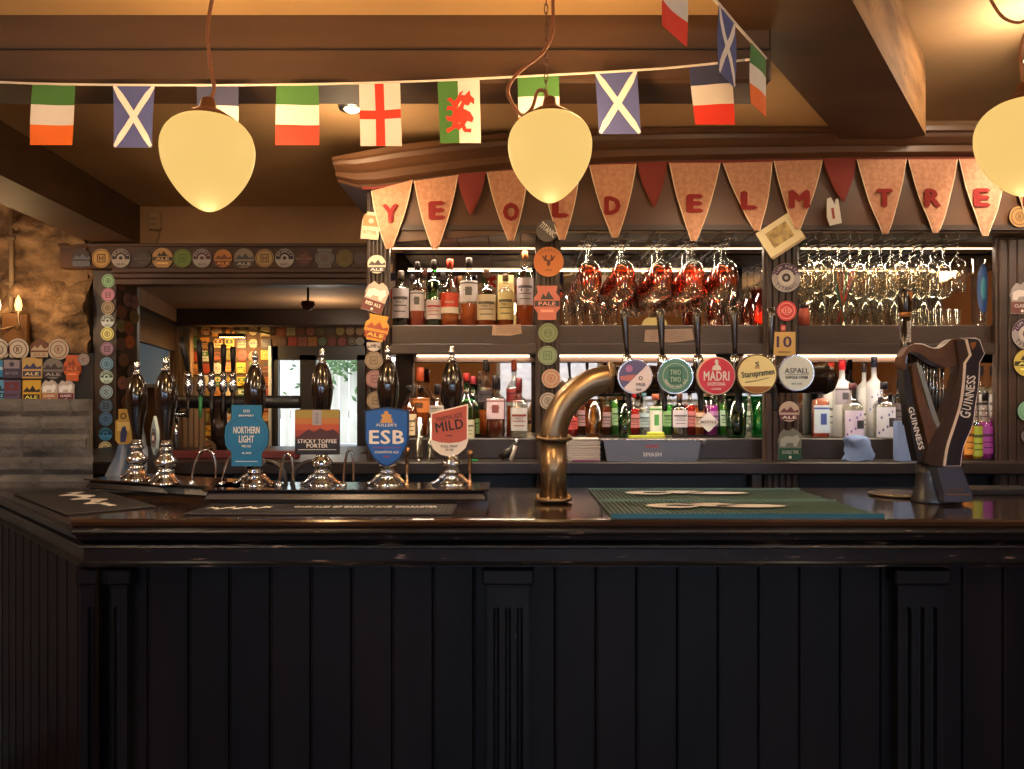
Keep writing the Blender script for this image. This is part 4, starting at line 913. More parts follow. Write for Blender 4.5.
for t_, py, l, c in CI:
    q = pa+dr*t_+nn*.002; px = 512+F*q.x/q.y
    o = badge('%s badge on the inner face of the left post, %s' % (l, {283: 'at its top', 300: 'left of the dusty pink', 302: 'upper back edge', 312: 'above the olive green', 317: 'above the rust one', 326: 'beside the rust one', 328: 'beside the olive green', 344: 'under the olive green', 342: 'under the rust one', 360: 'half way down', 372: 'back edge', 383: 'lower front edge', 384: 'beside the pale pink', 402: 'near the bottom'}[py]), px, py, q.y, 13, None, 'round', c, tuple(int(v*.6) for v in c), 'ring', group='badges on the inner face of the left post')
    o.rotation_euler = (0, 0, ang)
# post between the opening and the whisky shelf
y = YP-.002; g = 'badges on the post left of the whisky shelf'
badge('white and gold can-shaped badge at the top of the post left of the whiskies', 371, 226, YP-.002, 20, 27, 'can', (206, 190, 160), (170, 120, 60), 'stripe', rot=.1, group=g)
badge('round cream and black badge with figure, just below the tip of the Y pennant', 377, 264.5, y, 18.5, None, 'round', (214, 205, 182), (60, 36, 36), 'scene', group=g)
badge('tilted white and dark red rectangular badge left of the whiskies', 376, 297, y, 24, 31, 'cloud', (206, 186, 170), (118, 56, 52), 'buff', rot=.32, group=g, text_='RED ALE')
badge('orange and yellow crest badge left of the shelf edge', 377, 328, y, 24, 26, 'crest', (226, 160, 60), (180, 80, 50), 'scene', rot=.2, group=g)
badge('small white shield badge just under the orange crest', 374, 347, y, 14, 9, 'shield', (200, 190, 180), (110, 90, 90), 'band', group=g)
badge('tan round badge with square emblem above the pink one', 374, 360.5, y, 18, None, 'round', (158, 140, 116), (112, 92, 76), 'square', group=g)
badge('dusty pink round badge on the post behind the third pump', 375, 379, y, 18, None, 'round', (165, 124, 122), (118, 80, 84), 'square', group=g)
badge('lower tan round badge half behind the blue shield clip', 376, 400.5, y, 18, None, 'round', (158, 140, 112), (104, 86, 68), 'square', group=g)
g = 'badges on the post right of the whisky shelf'; y = YP-.002
badge('tilted dark and white badge reading Titanic at the canopy', 547, 231, 2.975, 22, None, 'round', (92, 86, 84), (150, 145, 140), 'x', rot=.7, group=g)
b = B(); b.text('TITANIC', 0, 0, 0, WHITE, w=.072, h=.024, bold=.04); o = b.done('lettering', [o_ for o_ in COL.objects if o_.get('label', '').startswith('tilted dark and white badge')][0], (0, -.0062, .005))
badge('large bright orange round badge with stag head', 548.5, 262, YP-.006, 30, None, 'round', (214, 124, 60), (120, 66, 40), 'x', group=g)
st = [o_ for o_ in COL.objects if o_.get('label', '').startswith('large bright orange')][0]
b = B(); sd = [(0, -.35), (-.12, -.15), (-.1, .0), (-.3, .1), (-.45, .4), (-.35, .4), (-.3, .25), (-.2, .45), (-.12, .42), (-.16, .2), (-.05, .1), (.05, .1), (.16, .2), (.12, .42), (.2, .45), (.3, .25), (.35, .4), (.45, .4), (.3, .1), (.1, 0), (.12, -.15)]
rr = S(15, YP); b.poly([(x*rr, z*rr) for x, z in sd], -.0008, 0, col((96, 44, 34))); b.arc('BREWERY', 0, 0, rr*.78, PI*.8, PI*.2, 0, col((150, 84, 44)), rr*.16); b.text('STAG', 0, -rr*.55, 0, col((96, 44, 34)), w=rr*.4, h=rr*.13); b.done('stag_emblem', st, (0, -.0062, 0))
badge('coral crest badge with black band under the orange stag badge', 547, 303, y, 26, 34, 'crest', (214, 120, 104), (66, 58, 60), 'band', 'PALE', group=g)
badge('upper pale green round badge on the post beside the brass elbow', 548, 333, y, 19.5, None, 'round', (136, 150, 108), (98, 118, 78), 'ring', 'PA', group=g)
badge('lower pale green round badge, under the first green one', 547.5, 355.5, y, 19.5, None, 'round', (140, 160, 128), (98, 124, 92), 'square', group=g)
badge('cream and coral round badge just above the brass elbow', 551, 378.5, y, 19, None, 'round', (206, 176, 150), (186, 100, 84), 'ring', group=g)
badge('white round badge mostly hidden behind the brass elbow', 548, 401, y, 17, None, 'round', (196, 190, 182), (100, 100, 100), 'ring', group=g)
g = 'badges on the post right of the reddish glasses'
o = badge('purple and grey plum porter badge under the tilted postcard', 785.5, 278, y, 29, None, 'round', (160, 150, 146), (62, 42, 64), 'x', group=g)
def plum(o, r):
    b = B(); b.poly([(r*.96*math.cos(a), r*.96*math.sin(a)) for a in [PI*.06+PI*.88*i/20 for i in range(21)]], -.0006, 0, col((66, 40, 70))); b.ring(0, 0, r*.3, r*.56, -.0016, 0, col((190, 180, 172)), 20); b.ring(0, 0, r*.14, r*.3, -.0016, 0, INKS, 14)
    b.arc('PLUM PORTER', 0, 0, r*.78, PI*.95, PI*.05, -.0006, col((210, 190, 205)), r*.18, .0); b.arc('TITANIC', 0, 0, r*.76, PI*1.15, PI*1.85, 0, INKS, r*.24, .02, flip=True); b.done('artwork', o, (0, -.0062, 0))
plum(o, S(14.5, YP))
badge('bright red round badge beside the right end of the reddish glasses', 786, 311, y, 20, None, 'round', (200, 60, 66), (232, 160, 150), 'ring', 'RED', group=g)
badge('yellow rectangular badge with purple numerals above the pale cider badge', 783.5, 344, y-.001, 23, 24, 'rect', (206, 168, 100), (74, 54, 84), 'x', group=g)
o = [o_ for o_ in COL.objects if o_.get('label', '').startswith('yellow rectangular badge')][0]
b = B(); b.text('10', 0, .008, 0, col((74, 54, 84)), w=.06, h=.045, bold=.05); b.text('GOLDEN ALE', 0, -.032, 0, INKS, w=.05, h=.007); b.done('lettering', o, (0, -.0062, 0))
badge('tiny red square badge on top of the yellow numerals badge', 783, 328, y, 5, 6, 'rect', (196, 50, 50), (230, 200, 190), 'ring', group=g)
badge('cream round badge with dark floral mark below the pale cider badge', 788.5, 411.5, y, 20.5, None, 'round', (206, 190, 182), (112, 66, 80), 'scene', group=g)
badge('green and white rectangular badge reading Double Time low on the post', 789.5, 444, y, 25, 32, 'cloud', (120, 126, 122), (28, 84, 62), 'buff', 'DOUBLE TIME', group=g)
g = 'badges on the right-hand post'
badge('tan ringed round badge just below the right pendant', 1018.5, 217, 2.98, 21, None, 'round', (164, 124, 72), (104, 72, 40), 'ring', group=g)
badge('grey and maroon buffalo-shaped badge on the right post', 1021, 298, y, 24, 32, 'cloud', (150, 140, 136), (110, 64, 58), 'buff', group=g)
plum(badge('purple plum porter badge cut by the right edge of the picture', 1026, 334, y, 31, None, 'round', (160, 150, 150), (62, 42, 64), 'x', group=g), S(15.5, YP))
badge('yellow round badge below the purple one on the right post', 1026, 363, y, 27, None, 'round', (206, 186, 90), (60, 54, 40), 'band', group=g)
badge('mint green round badge on the right post', 1027, 411, y, 21, None, 'round', (134, 184, 156), (90, 140, 110), 'ring', group=g)
badge('dark round badge lowest on the right post', 1027, 436, y, 15, None, 'round', (80, 74, 78), (150, 140, 140), 'ring', group=g)
# board of badges on the low stone wall
yB = YS+.12
b = B(); b.bbox((-2.5, yB, Z(401.5, yB)), (X(92, yB), yB+.02, Z(353, yB)), pm('black_board', (34, 32, 34), .5), .003); tag(b.done('display_board'), 'black display board on the low stone wall behind the badges', 'board')
yB -= .002; g = 'badges on the black board by the left wall'
BB = [(0, 350, 22, 0, 'round', (206, 196, 176), (110, 70, 56), 'ring', 'cream round badge cut by the left picture edge, top row'), (19, 349.5, 22, 0, 'round', (210, 200, 180), (120, 66, 56), 'ring', 'cream round badge with red-brown centre, top row, second from left'),
 (40.5, 349.5, 19, 0, 'round', (120, 78, 52), (200, 180, 150), 'scene', 'brown round badge with portrait, top row'), (59.5, 349.5, 21, 0, 'round', (204, 192, 170), (150, 84, 60), 'ring', 'cream round badge with orange centre, top row, nearest the post'),
 (-1, 368, 10, 18, 'rect', (40, 130, 180), (200, 220, 230), 'band', 'turquoise badge cut by the left edge, middle row'), (13, 368, 19, 21, 'rect', (70, 62, 86), (150, 140, 150), 'stripe', 'navy and grey landscape badge, middle row'), (33, 368, 20, 21, 'rect', (206, 170, 100), (58, 62, 110), 'scene', 'gold and blue castle badge, middle row'),
 (54, 368.5, 21, 0, 'round', (130, 124, 120), (70, 60, 62), 'scene', 'grey round badge with swirling scene, middle row'), (73, 368, 17, 26, 'crest', (206, 104, 56), (150, 70, 40), 'band', 'orange crest badge, middle row'), (84.5, 359.5, 12, 0, 'round', (170, 160, 160), (120, 90, 90), 'ring', 'small pale round badge at the upper right corner'),
 (1, 390, 9, 20, 'rect', (90, 160, 200), (30, 60, 90), 'scene', 'light blue badge cut by the left edge, bottom row'), (13, 390, 17, 20, 'rect', (96, 84, 110), (120, 50, 60), 'stripe', 'purple badge with red band, bottom row'), (32.5, 391, 18, 22, 'rect', (220, 180, 60), (50, 40, 46), 'scene', 'yellow and black patterned badge, bottom row'),
 (50.5, 390.5, 17, 21, 'cloud', (210, 200, 190), (190, 132, 84), 'buff', 'white and orange badge, bottom row'), (67, 390.5, 17, 21, 'cloud', (206, 196, 192), (120, 40, 58), 'buff', 'white and crimson badge, bottom row')]
for px, py, w, h, kd, ba, ac, st_, l in BB: badge(l, px, py, yB, w, h or None, kd, ba, ac, st_, group=g)
# lamp-lit wall of badges in the back room
yW = YF-.004; rng = random.Random(3); pal = [('orange', (214, 140, 60)), ('cream', (216, 190, 130)), ('yellow', (222, 176, 70)), ('red', (180, 60, 44)), ('rust brown', (140, 78, 50)), ('olive', (120, 112, 60)), ('dark grey', (74, 66, 62)), ('pink', (190, 110, 90)), ('green', (80, 120, 66)), ('white', (210, 200, 180))]
for i in range(7):
    for j in range(11):
        px = 193+i*12.2+rng.uniform(-1, 1); py = 331+j*12.4+rng.uniform(-1.2, 1.2)
        nm, c = rng.choice(pal); kd = rng.choice(['round', 'rect', 'rect', 'round', 'cloud'])
        badge('small %s %s badge on the lamp-lit far wall, %s column, %s row' % (nm, {'round': 'round', 'rect': 'square', 'cloud': 'scalloped'}[kd], ORD[i], ORD[j]), px, py, yW, rng.uniform(8.8, 10.6), rng.uniform(8.8, 11), kd, c, rng.choice(pal)[1], rng.choice(['ring', 'band', 'stripe', 'scene']), 'AB'[j % 2], group='small badges on the lamp-lit far wall')
for i in range(9):
    for j in range(2):
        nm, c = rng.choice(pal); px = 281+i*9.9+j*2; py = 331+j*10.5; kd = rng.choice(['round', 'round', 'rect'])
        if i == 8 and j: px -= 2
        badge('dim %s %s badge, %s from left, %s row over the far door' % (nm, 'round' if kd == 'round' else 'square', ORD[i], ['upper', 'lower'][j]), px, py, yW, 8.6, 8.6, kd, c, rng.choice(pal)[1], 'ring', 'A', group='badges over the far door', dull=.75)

# ------------------------------------------------------------------ pennants
g = 'hessian pennants spelling Ye Olde Elm Tree'
def tb(px): return cy(px, MIDY)
PN = [('Y', 390, 371.5, 412.5, 191, 180, 389, 249), ('E', 437, 414.5, 458, 181, 175, 435, 249), (None, 471, 457, 486, 174, 172, 471, 215), ('O', 507, 487, 528, 172, 169.5, 511, 241), ('L', 560, 541, 580, 168, 167, 562, 240), ('D', 612, 589.5, 636, 165, 164, 615, 238), (None, 653.5, 637, 667, 163, 163, 654, 207),
      ('E', 694, 669.5, 720, 163, 163, 694, 241), ('L', 748, 723, 772, 163, 162, 757, 231), ('M', 798, 774, 822.5, 161, 160, 797, 229), (None, 841, 823, 856, 160, 160, 843, 202), ('T', 883, 857, 906, 159.5, 159.5, 885, 234), ('R', 931, 908, 957, 159.5, 159.5, 936, 233), ('E', 980, 959, 1008, 159, 159, 985.5, 236), ('E', 1030, 1010, 1058, 159, 159, 1034, 234)]
yN = Y0-.018; kk = {'E': 0, 'L': 0}
for idx, (ch, lc, xl, xr, ytl, ytr, xt, yb) in enumerate(PN):
    o0 = P((xl+xr)/2, (ytl+ytr)/2, yN); q = lambda px, py: (X(px, yN)-o0.x, Z(py, yN)-o0.z)
    mat_ = HESS if ch else MAROON; N_ = 12; b = B(); vs = []; fs = []
    A_, B_, T_ = q(xl, ytl), q(xr, ytr), q(xt, yb)
    T0, T1 = (T_[0]-S(2.5 if ch else .8, yN), T_[1]), (T_[0]+S(2.5 if ch else .8, yN), T_[1])
    for j in range(N_+1):
        t = j/N_; be = .05*math.sin(PI*t)
        l_ = (A_[0]+(T0[0]-A_[0])*t, A_[1]+(T0[1]-A_[1])*t); r_ = (B_[0]+(T1[0]-B_[0])*t, B_[1]+(T1[1]-B_[1])*t)
        l_ = (l_[0]-S(2, yN)*math.sin(PI*t), l_[1]); r_ = (r_[0]+S(2.2, yN)*math.sin(PI*t), r_[1])
        for i in range(7):
            s_ = i/6; vs.append((l_[0]+(r_[0]-l_[0])*s_, -.002-.004*math.sin(t*11+idx)*t-.006*math.sin(PI*s_)*t, l_[1]+(r_[1]-l_[1])*s_))
    fs = [(j*7+i, j*7+i+1, (j+1)*7+i+1, (j+1)*7+i) for j in range(N_) for i in range(6)]
    b.add(vs, [f[::-1] for f in fs], mat_, True); b.add([(x, yy+.0015, z) for x, yy, z in vs], fs, mat_, True)
    if ch:
        if ch in kk: kk[ch] += 1
        which = {'Y': 'hanging first at the left', 'O': 'left of the middle pendant', 'D': 'just right of the middle pendant', 'M': 'above the tilted postcard', 'T': 'the first right of the plain red pennant', 'R': 'near the right end, left of the right pendant'}.get(ch)
        if ch == 'E': which = {1: 'second from the left, after the Y', 2: 'brightly lit above the reddish glasses', 3: 'just left of the right pendant globe', 4: 'behind the right pendant at the picture edge'}[kk['E']]
        if ch == 'L': which = {1: 'half hidden behind the middle pendant', 2: 'brightly lit, right of the middle E'}[kk['L']]
        r = thing('pennant', 'pink hessian pennant with red letter %s, %s' % (ch, which), 'pennant', o0, g)
        b.done('cloth', r)
        b = B(); b.tube([vs[j*7] for j in range(N_+1)], .0022, TRIMC, 6); b.tube([vs[j*7+6] for j in range(N_+1)], .0022, TRIMC, 6); b.done('edging', r)
        lx, lz = q(lc if idx != 3 else 511, tb(lc)+43 if idx < 2 else tb(lc)+41 - (0 if idx < 8 else 2))
        jj = 7*7+3; dy = min(v[1] for v in vs)-.001
        if idx == 0: lx = q(391, 0)[0]; lz = q(0, 214)[1]
        if idx == 1: lx = q(437, 0)[0]; lz = q(0, 211)[1]
        b = B(); b.text(ch, lx, lz, dy, LETTER, w=S({'M': 21}.get(ch, 16.5), yN), h=S(18.5, yN), bold=.12, rot=.03 if idx < 4 else 0, th=.002); b.done('letter', r)
    else:
        tag(b.done('pennant', None, o0), 'small plain dark red pennant %s' % {2: 'between the first E and the O', 6: 'between the D and the brightly lit E', 10: 'between the M and the T'}[idx], 'pennant', 'plain dark red pennants')
b = B(); b.tube([(X(px, yN), yN+.004, Z(tb(px)-1, yN)) for px in range(362, 1080, 12)], .006, MAROON, 8); tag(b.done('bunting_tape'), 'dark red tape along the canopy from which the pennants hang', 'bunting tape')

# ------------------------------------------------------------------ postcard and loose notes
r = thing('postcard', 'tilted cream postcard with sepia picture pinned at the top of a post', 'postcard', P(780, 235, YP-.075)); r.rotation_euler = (0, math.radians(-33), 0)
b = B(); u = S(1, YP-.075); b.bbox((-20*u, 0, -14.5*u), (20*u, .003, 14.5*u), col((214, 196, 150)), .001); b.bbox((-19*u, .004, -17*u), (21*u, .007, 12*u), col((176, 152, 112)), .001); b.done('card', r)
b = B(); SEP = noise_mat('sepia_picture', (120, 96, 54), (190, 160, 96), (40, 40, 40), .5); b.box((-12*u, -.0005, -8*u), (12*u, 0, 9*u), SEP); b.done('picture', r)
b = B(); b.poly([(x*S(1, 2.96), z*S(1, 2.96)) for x, z in ((-4, 13), (0, 14), (3, 6), (4, 11), (7, 12), (7, -13), (-5, -14), (-7, -5))], 0, .003, col((206, 196, 186))); b.box((-.006, -.001, -.03), (.004, 0, .012), col((150, 60, 50))); tag(b.done('folded_leaflet', None, P(833, 211, 2.955), (0, -.15, 0)), 'small folded white and red leaflet stuck under the plain red pennant by the M', 'leaflet')
for px, py, w, h, l in ((507, 330, 30, 11.5, 'brown paper note with handwriting on the shelf edge under the whiskies'), (669, 335.5, 50, 14, 'grey-brown paper note on the shelf edge under the reddish glasses')):
    yy = YP+.046; u = S(1, yy); b = B(); b.poly([(-w/2*u, -h*.45*u), (-w*.48*u, h*.4*u), (w*.46*u, h*.5*u), (w*.5*u, -h*.3*u), (w*.1*u, -h*.5*u)], 0, .002, col((182, 148, 124) if px < 600 else (150, 126, 114)))
    for i in range(4): b.tube(catmull([(-w*.35*u+j*w*.14*u, -.0006, (h*.25-i*h*.16+(j % 2)*.8)*u) for j in range(6)], 3), .0006, INKS, 4)
    tag(b.done('paper_note', None, P(px, py, yy-.0035)), l, 'note', None)
# ------------------------------------------------------------------ bottles
def bottle(label, px, ytop, w, yy, zb, glass, liq, level=.6, cap=(30, 26, 28), lab=None, lab2=None, lz=(.2, .6), neck=.2, sh=.62, capl=.13, style='band', group=None, txt='MALT', name='bottle', neckr=.3, shelfname=''):
    r = thing(name, label, 'bottle', (X(px, yy), yy, zb), group); R = S(w, yy)/2; H = Z(ytop, yy)-zb; rn = R*neckr
    zs, zn = H*sh, H*(1-neck-capl*.3)
    prof = [(0, 0), (R*.9, 0), (R, .006), (R, zs)]+[(rn+(R-rn)*.5*(1+math.cos(PI*t/6)), zs+(zn-zs)*t/6) for t in range(1, 7)]+[(rn, H*(1-capl)), (rn*1.15, H*(1-capl)), (rn*1.15, H*(1-capl)+.006), (0, H*(1-capl)+.006)]
    b = B(); b.lathe(prof, glass, n=22); gl = b.done('glass', r)
    if liq:
        q = [(a*.9, max(.006, z)) for a, z in prof if z < H*level]; rl = q[-1][0] if q else R*.9
        q = [(0, .005)]+q[1:]+[(rl*.98, H*level), (0, H*level)]; b = B(); b.lathe(q, liq, n=18); b.done('liquid', r)
    b = B(); b.lathe([(0, H*(1-capl)), (rn*1.22, H*(1-capl)), (rn*1.22, H*.985), (rn*1.1, H), (0, H)], col(cap, .3), n=16); b.done('cap', r)
    if lab:
        b = B(); z0, z1 = H*lz[0], H*lz[1]; K = 10; a0, a1 = -PI/2-1.15, -PI/2+1.15; Rl = R*1.015
        def patch(za, zc, mat, R_=Rl, a=a0, c=a1):
            vs = []
            for i in range(K+1):
                t = a+(c-a)*i/K; vs += [(R_*math.cos(t), R_*math.sin(t), za), (R_*math.cos(t), R_*math.sin(t), zc)]
            b.add(vs, [(2*i, 2*i+2, 2*i+3, 2*i+1) for i in range(K)], mat, True)
        patch(z0, z1, col(lab)); l2 = col(lab2 or tuple(int(v*.45) for v in lab)); hh = z1-z0
        if style == 'band': patch(z0+hh*.62, z0+hh*.72, l2, R*1.02, a0+.25, a1-.25); patch(z0+hh*.4, z0+hh*.44, l2, R*1.02, a0+.4, a1-.4); patch(z0+hh*.2, z0+hh*.24, l2, R*1.02, a0+.5, a1-.5)
        elif style == 'low': patch(z0, z0+hh*.3, l2, R*1.02)
        elif style == 'spot':
            patch(z0+hh*.3, z0+hh*.7, l2, R*1.02, -PI/2-.35, -PI/2+.35); patch(z0+hh*.85, z0+hh*.92, l2, R*1.02)
        elif style == 'floral':
            for i in range(9):
                t = a0+.2+(i*.731 % 1)*(a1-a0-.4); z = z0+hh*(.1+.8*((i*.377) % 1)); patch(z, z+hh*.09, l2, R*1.02, t, t+.16)
            patch(z0+hh*.35, z0+hh*.65, col((40, 38, 50)), R*1.025, -PI/2, a1)
        if txt: b.text(txt, 0, z0+hh*.54, -R*1.025, l2, w=R*1.0, h=hh*.1, bold=.02)
        b.done('label', gl)
    return r
g = 'whisky bottles on the upper shelf'; ya = 3.22; A_ = (60, 45, 30)
U = dict(yy=ya, zb=ZS, group=g)
bottle('dark green glass bottle with large white label, first on the upper shelf', 401, 271, 18, glass=BGREEN, liq=LDARK, level=.5, cap=(140, 130, 125), lab=(196, 192, 205), lz=(.16, .68), sh=.68, **U)
bottle('slim bottle of pinkish spirit with white label, second on the upper shelf', 417.5, 262, 15, glass=GLASS, liq=LPINK, level=.55, cap=(40, 32, 32), lab=(206, 196, 200), lz=(.25, .55), sh=.6, style='spot', **U)
bottle('bright green whisky bottle with white label and black cap on the upper shelf', 434, 260, 16, glass=BGREEN, liq=LGREEN, level=.5, cap=(38, 30, 28), lab=(200, 190, 188), lz=(.12, .4), lab2=(160, 40, 50), sh=.66, **U)
bottle('clear whisky bottle with bright red label and red cap', 450, 259.5, 19, glass=GLASS, liq=LAMB, level=.2, cap=(200, 70, 50), lab=(206, 70, 44), lab2=(226, 214, 200), lz=(.2, .5), sh=.5, style='low', txt='SINGLE', **U)
bottle('pear-shouldered whisky bottle half full of amber with a pale round label', 469, 258, 19, glass=GLASS, liq=LAMB, level=.34, cap=(44, 36, 34), lab=(196, 188, 190), lz=(.36, .66), sh=.55, style='spot', **U)
bottle('squat whisky bottle with wide cream label and cork top', 486.5, 269, 20, glass=GLASS, liq=LAMB, level=.45, cap=(120, 90, 74), lab=(206, 190, 160), lz=(.12, .55), sh=.58, **U)
bottle('round whisky bottle with pale yellow label before a clear carton', 505.5, 274, 17, glass=GLASS, liq=LAMB, level=.5, cap=(110, 86, 60), lab=(206, 190, 130), lz=(.14, .66), sh=.66, **U)
bottle('tall whisky bottle with lilac-grey label and gold neck, last before the post', 525, 249, 17.5, glass=GLASS, liq=LAMB, level=.5, cap=(150, 96, 60), lab=(176, 166, 178), lz=(.28, .62), sh=.7, txt='12', **U)
b = B(); b.bbox((-.035, 0, 0), (.035, .06, .235), col((186, 170, 120)), .003); b.box((-.03, -.001, .02), (.03, 0, .2), col((150, 128, 84))); tag(b.done('whisky_carton', None, (X(506, 3.33), 3.30, ZS)), 'pale gold whisky carton standing behind the yellow-labelled bottle', 'carton')
b = B(); b.lathe([(0, 0), (.03, 0), (.03, .05), (.022, .07), (.022, .2), (0, .2)], col((96, 50, 40)), n=16); 
for i, (px, c, h) in enumerate(((425, (90, 50, 44), 268), (443, (50, 42, 40), 272), (460, (110, 70, 40), 276), (412, (50, 40, 44), 274))):
    bottle('%s-capped bottle in the row behind the whiskies, near the %s one' % (['brown', 'black', 'tan', 'dark'][i], ['second', 'red-labelled', 'pear-shouldered', 'green'][i]), px, h, 15, 3.36, ZS, GLASS, LAMB, .5, c, (150, 130, 110), group='bottles in the rear row of the upper shelf')
# lower left bay
g = 'spirit bottles in the lower left bay'; W = dict(zb=ZR, group=g)
bottle('dark bourbon bottle with cream label behind the blue shield clip', 409, 385, 17, 3.24, glass=GLASS, liq=LDARK, level=.6, lab=(200, 184, 150), lz=(.05, .45), sh=.5, **W)
bottle('clear whisky bottle with orange band and tall red cap, left bay', 420, 367, 22, 3.33, glass=GLASS, liq=LAMB, level=.5, cap=(190, 84, 50), lab=(206, 120, 60), lz=(.35, .55), sh=.5, capl=.2, style='spot', **W)
bottle('small dark-capped amber bottle behind the mild clip', 437, 384, 16, 3.24, glass=GLASS, liq=LDARK, level=.55, lab=(180, 170, 160), lz=(.45, .6), sh=.5, capl=.2, **W)
bottle('bright green whiskey bottle with cream label right of the fourth pump', 466.5, 373, 18, 3.24, glass=BGREEN, liq=LGREEN, level=.6, cap=(150, 40, 40), lab=(190, 188, 160), lz=(.0, .28), sh=.45, **W)
bottle('second green bottle with pink cap, just behind the first green one', 473, 376, 15, 3.34, glass=BGREEN, liq=LGREEN, level=.6, cap=(170, 60, 70), lab=(120, 150, 90), lz=(.05, .3), sh=.5, **W)
bottle('tall square-shouldered whisky bottle with slanted black label', 485.5, 360, 15, 3.34, glass=GLASS, liq=LAMB, level=.35, cap=(50, 46, 46), lab=(70, 60, 66), lz=(.45, .6), sh=.62, **W)
bottle('black-capped whisky bottle with pink bird label before the tall one', 495.5, 375, 19, 3.24, glass=GLASS, liq=LDARK, level=.35, cap=(34, 28, 30), lab=(196, 176, 186), lab2=(120, 60, 60), lz=(.3, .62), sh=.6, capl=.22, style='spot', **W)
bottle('tall whisky bottle with slanted red label and brown cap', 514, 360, 16, 3.34, glass=GLASS, liq=LAMB, level=.4, cap=(150, 66, 44), lab=(140, 44, 46), lz=(.45, .62), sh=.62, **W)
bottle('rounded bottle with grey printed label beside the post, dark red neck', 519, 378, 18, 3.24, glass=GLASS, liq=LCLEAR, level=.55, cap=(96, 32, 36), lab=(176, 176, 178), lab2=(120, 44, 50), lz=(.12, .5), sh=.6, capl=.25, **W)
# middle bay
g = 'bottles in the middle bay'; W = dict(zb=ZR, group=g)
bottle('small red bottle under the brass elbow', 571, 404, 14, 3.24, glass=GLASS, liq=LRED, level=.7, cap=(190, 90, 80), lab=(200, 80, 80), lz=(.25, .6), sh=.6, **W)
bottle('square white-labelled gin bottle with orange top on the middle shelf', 655.5, 394, 13.5, 3.22, glass=GLASS, liq=LCLEAR, level=.6, cap=(170, 90, 70), lab=(206, 210, 206), lab2=(70, 140, 70), lz=(.1, .72), sh=.76, style='spot', neckr=.45, txt=None, **W)
bottle('dark green wine-like bottle with lilac label on the middle shelf', 679.5, 393, 16, 3.22, glass=BDARK, liq=LDARK, level=.7, cap=(110, 76, 60), lab=(190, 186, 200), lz=(.24, .62), sh=.66, **W)
for i, (px, t, c, l) in enumerate(((582, 384, (120, 50, 60), LDARK), (605, 388, (90, 40, 50), LDARK), (617, 380, (60, 140, 60), LGREEN), (634, 392, (190, 40, 40), LRED), (644, 390, (120, 170, 190), LCLEAR), (668, 385, (70, 160, 50), LGREEN), (690, 386, (200, 40, 46), LRED), (712, 386, (150, 50, 170), LPURP), (699, 389, (206, 150, 110), LAMB), (725, 384, (120, 190, 150), LGREEN), (748, 386, (180, 200, 190), LCLEAR))):
    bottle('%s bottle behind the round tap badges, %s from left in rear row' % (['maroon', 'dark red', 'green', 'bright red', 'pale blue', 'lime green', 'scarlet', 'purple', 'peach', 'mint', 'clear'][i], ORD[i]), px, t, 12.5, 3.36, ZR, GLASS, l, .62, c, tuple(int(v*.5+100) for v in c), lz=(.2, .5), group='rear bottles in the middle bay')
def tumbler(label, px, top, w, yy, zb, m, n=4, h=.03, group=None):
    r = thing('tumbler', label, 'glass', (X(px, yy), yy, zb), group); R = S(w, yy)/2; H = Z(top, yy)-zb
    b = B(); b.lathe([(0, .004), (R*.72, .004), (R*.76, 0), (R*.8, .004), (R, H), (R*.96, H), (R*.76, .012), (0, .012)], m, n=26); b.done('glass', r)
    b = B(); b.lathe([(R*1.01, H*.86), (R*1.03, H*.88), (R*1.03, H*.9), (R*1.01, H*.92)], GLASS, n=26); b.done('rim', r); return r
g = 'coloured tumblers in the middle bay'
tumbler('amber tumbler right of the brass column', 594, 399, 20, 3.22, ZR, YELGLASS, group=g)
tumbler('slim green tumbler left of the yellow opener', 624.5, 400, 15, 3.22, ZR, GREENGLASS, group=g)
tumbler('wide green tumbler below the large cream tap badge', 736, 396, 23, 3.22, ZR, GREENGLASS, group=g)
tumbler('green tumbler against the post below the pale cider badge', 760, 396, 20, 3.24, ZR, GREENGLASS, group=g)
b = B(); b.bbox((-.075, -.015, 0), (.075, .015, .012), col((170, 176, 40)), .002); b.bbox((.0, -.012, .012), (.07, .012, .026), col((180, 186, 44)), .003); tag(b.done('plastic_tray', None, (X(647, 3.19), 3.19, ZR)), 'flat lime-yellow plastic piece on the shelf left of the dark green bottle', 'plastic tray')
r = thing('hanging_sign', 'small diamond-shaped white sign on a wire between bottles', 'sign', P(708.5, 422, 3.17)); u = S(1, 3.17)
b = B(); b.poly([(-10*u, 0), (-1*u, 9.5*u), (1*u, 9.5*u), (10*u, 0), (1*u, -9.5*u), (-1*u, -9.5*u)], -.002, .002, col((206, 202, 206))); b.text('BOTTLE', 0, 0, -.0022, INK, w=16*u, h=2.5*u); b.done('plate', r)
b = B(); b.tube([(-.012, 0, .09), (-.002, 0, .035), (.0, 0, -.035), (.002, 0, -.066)], .0014, CHROME, 6); b.tube([(.012, 0, .09), (.002, 0, .035)], .0014, CHROME, 6); b.done('wire', r)
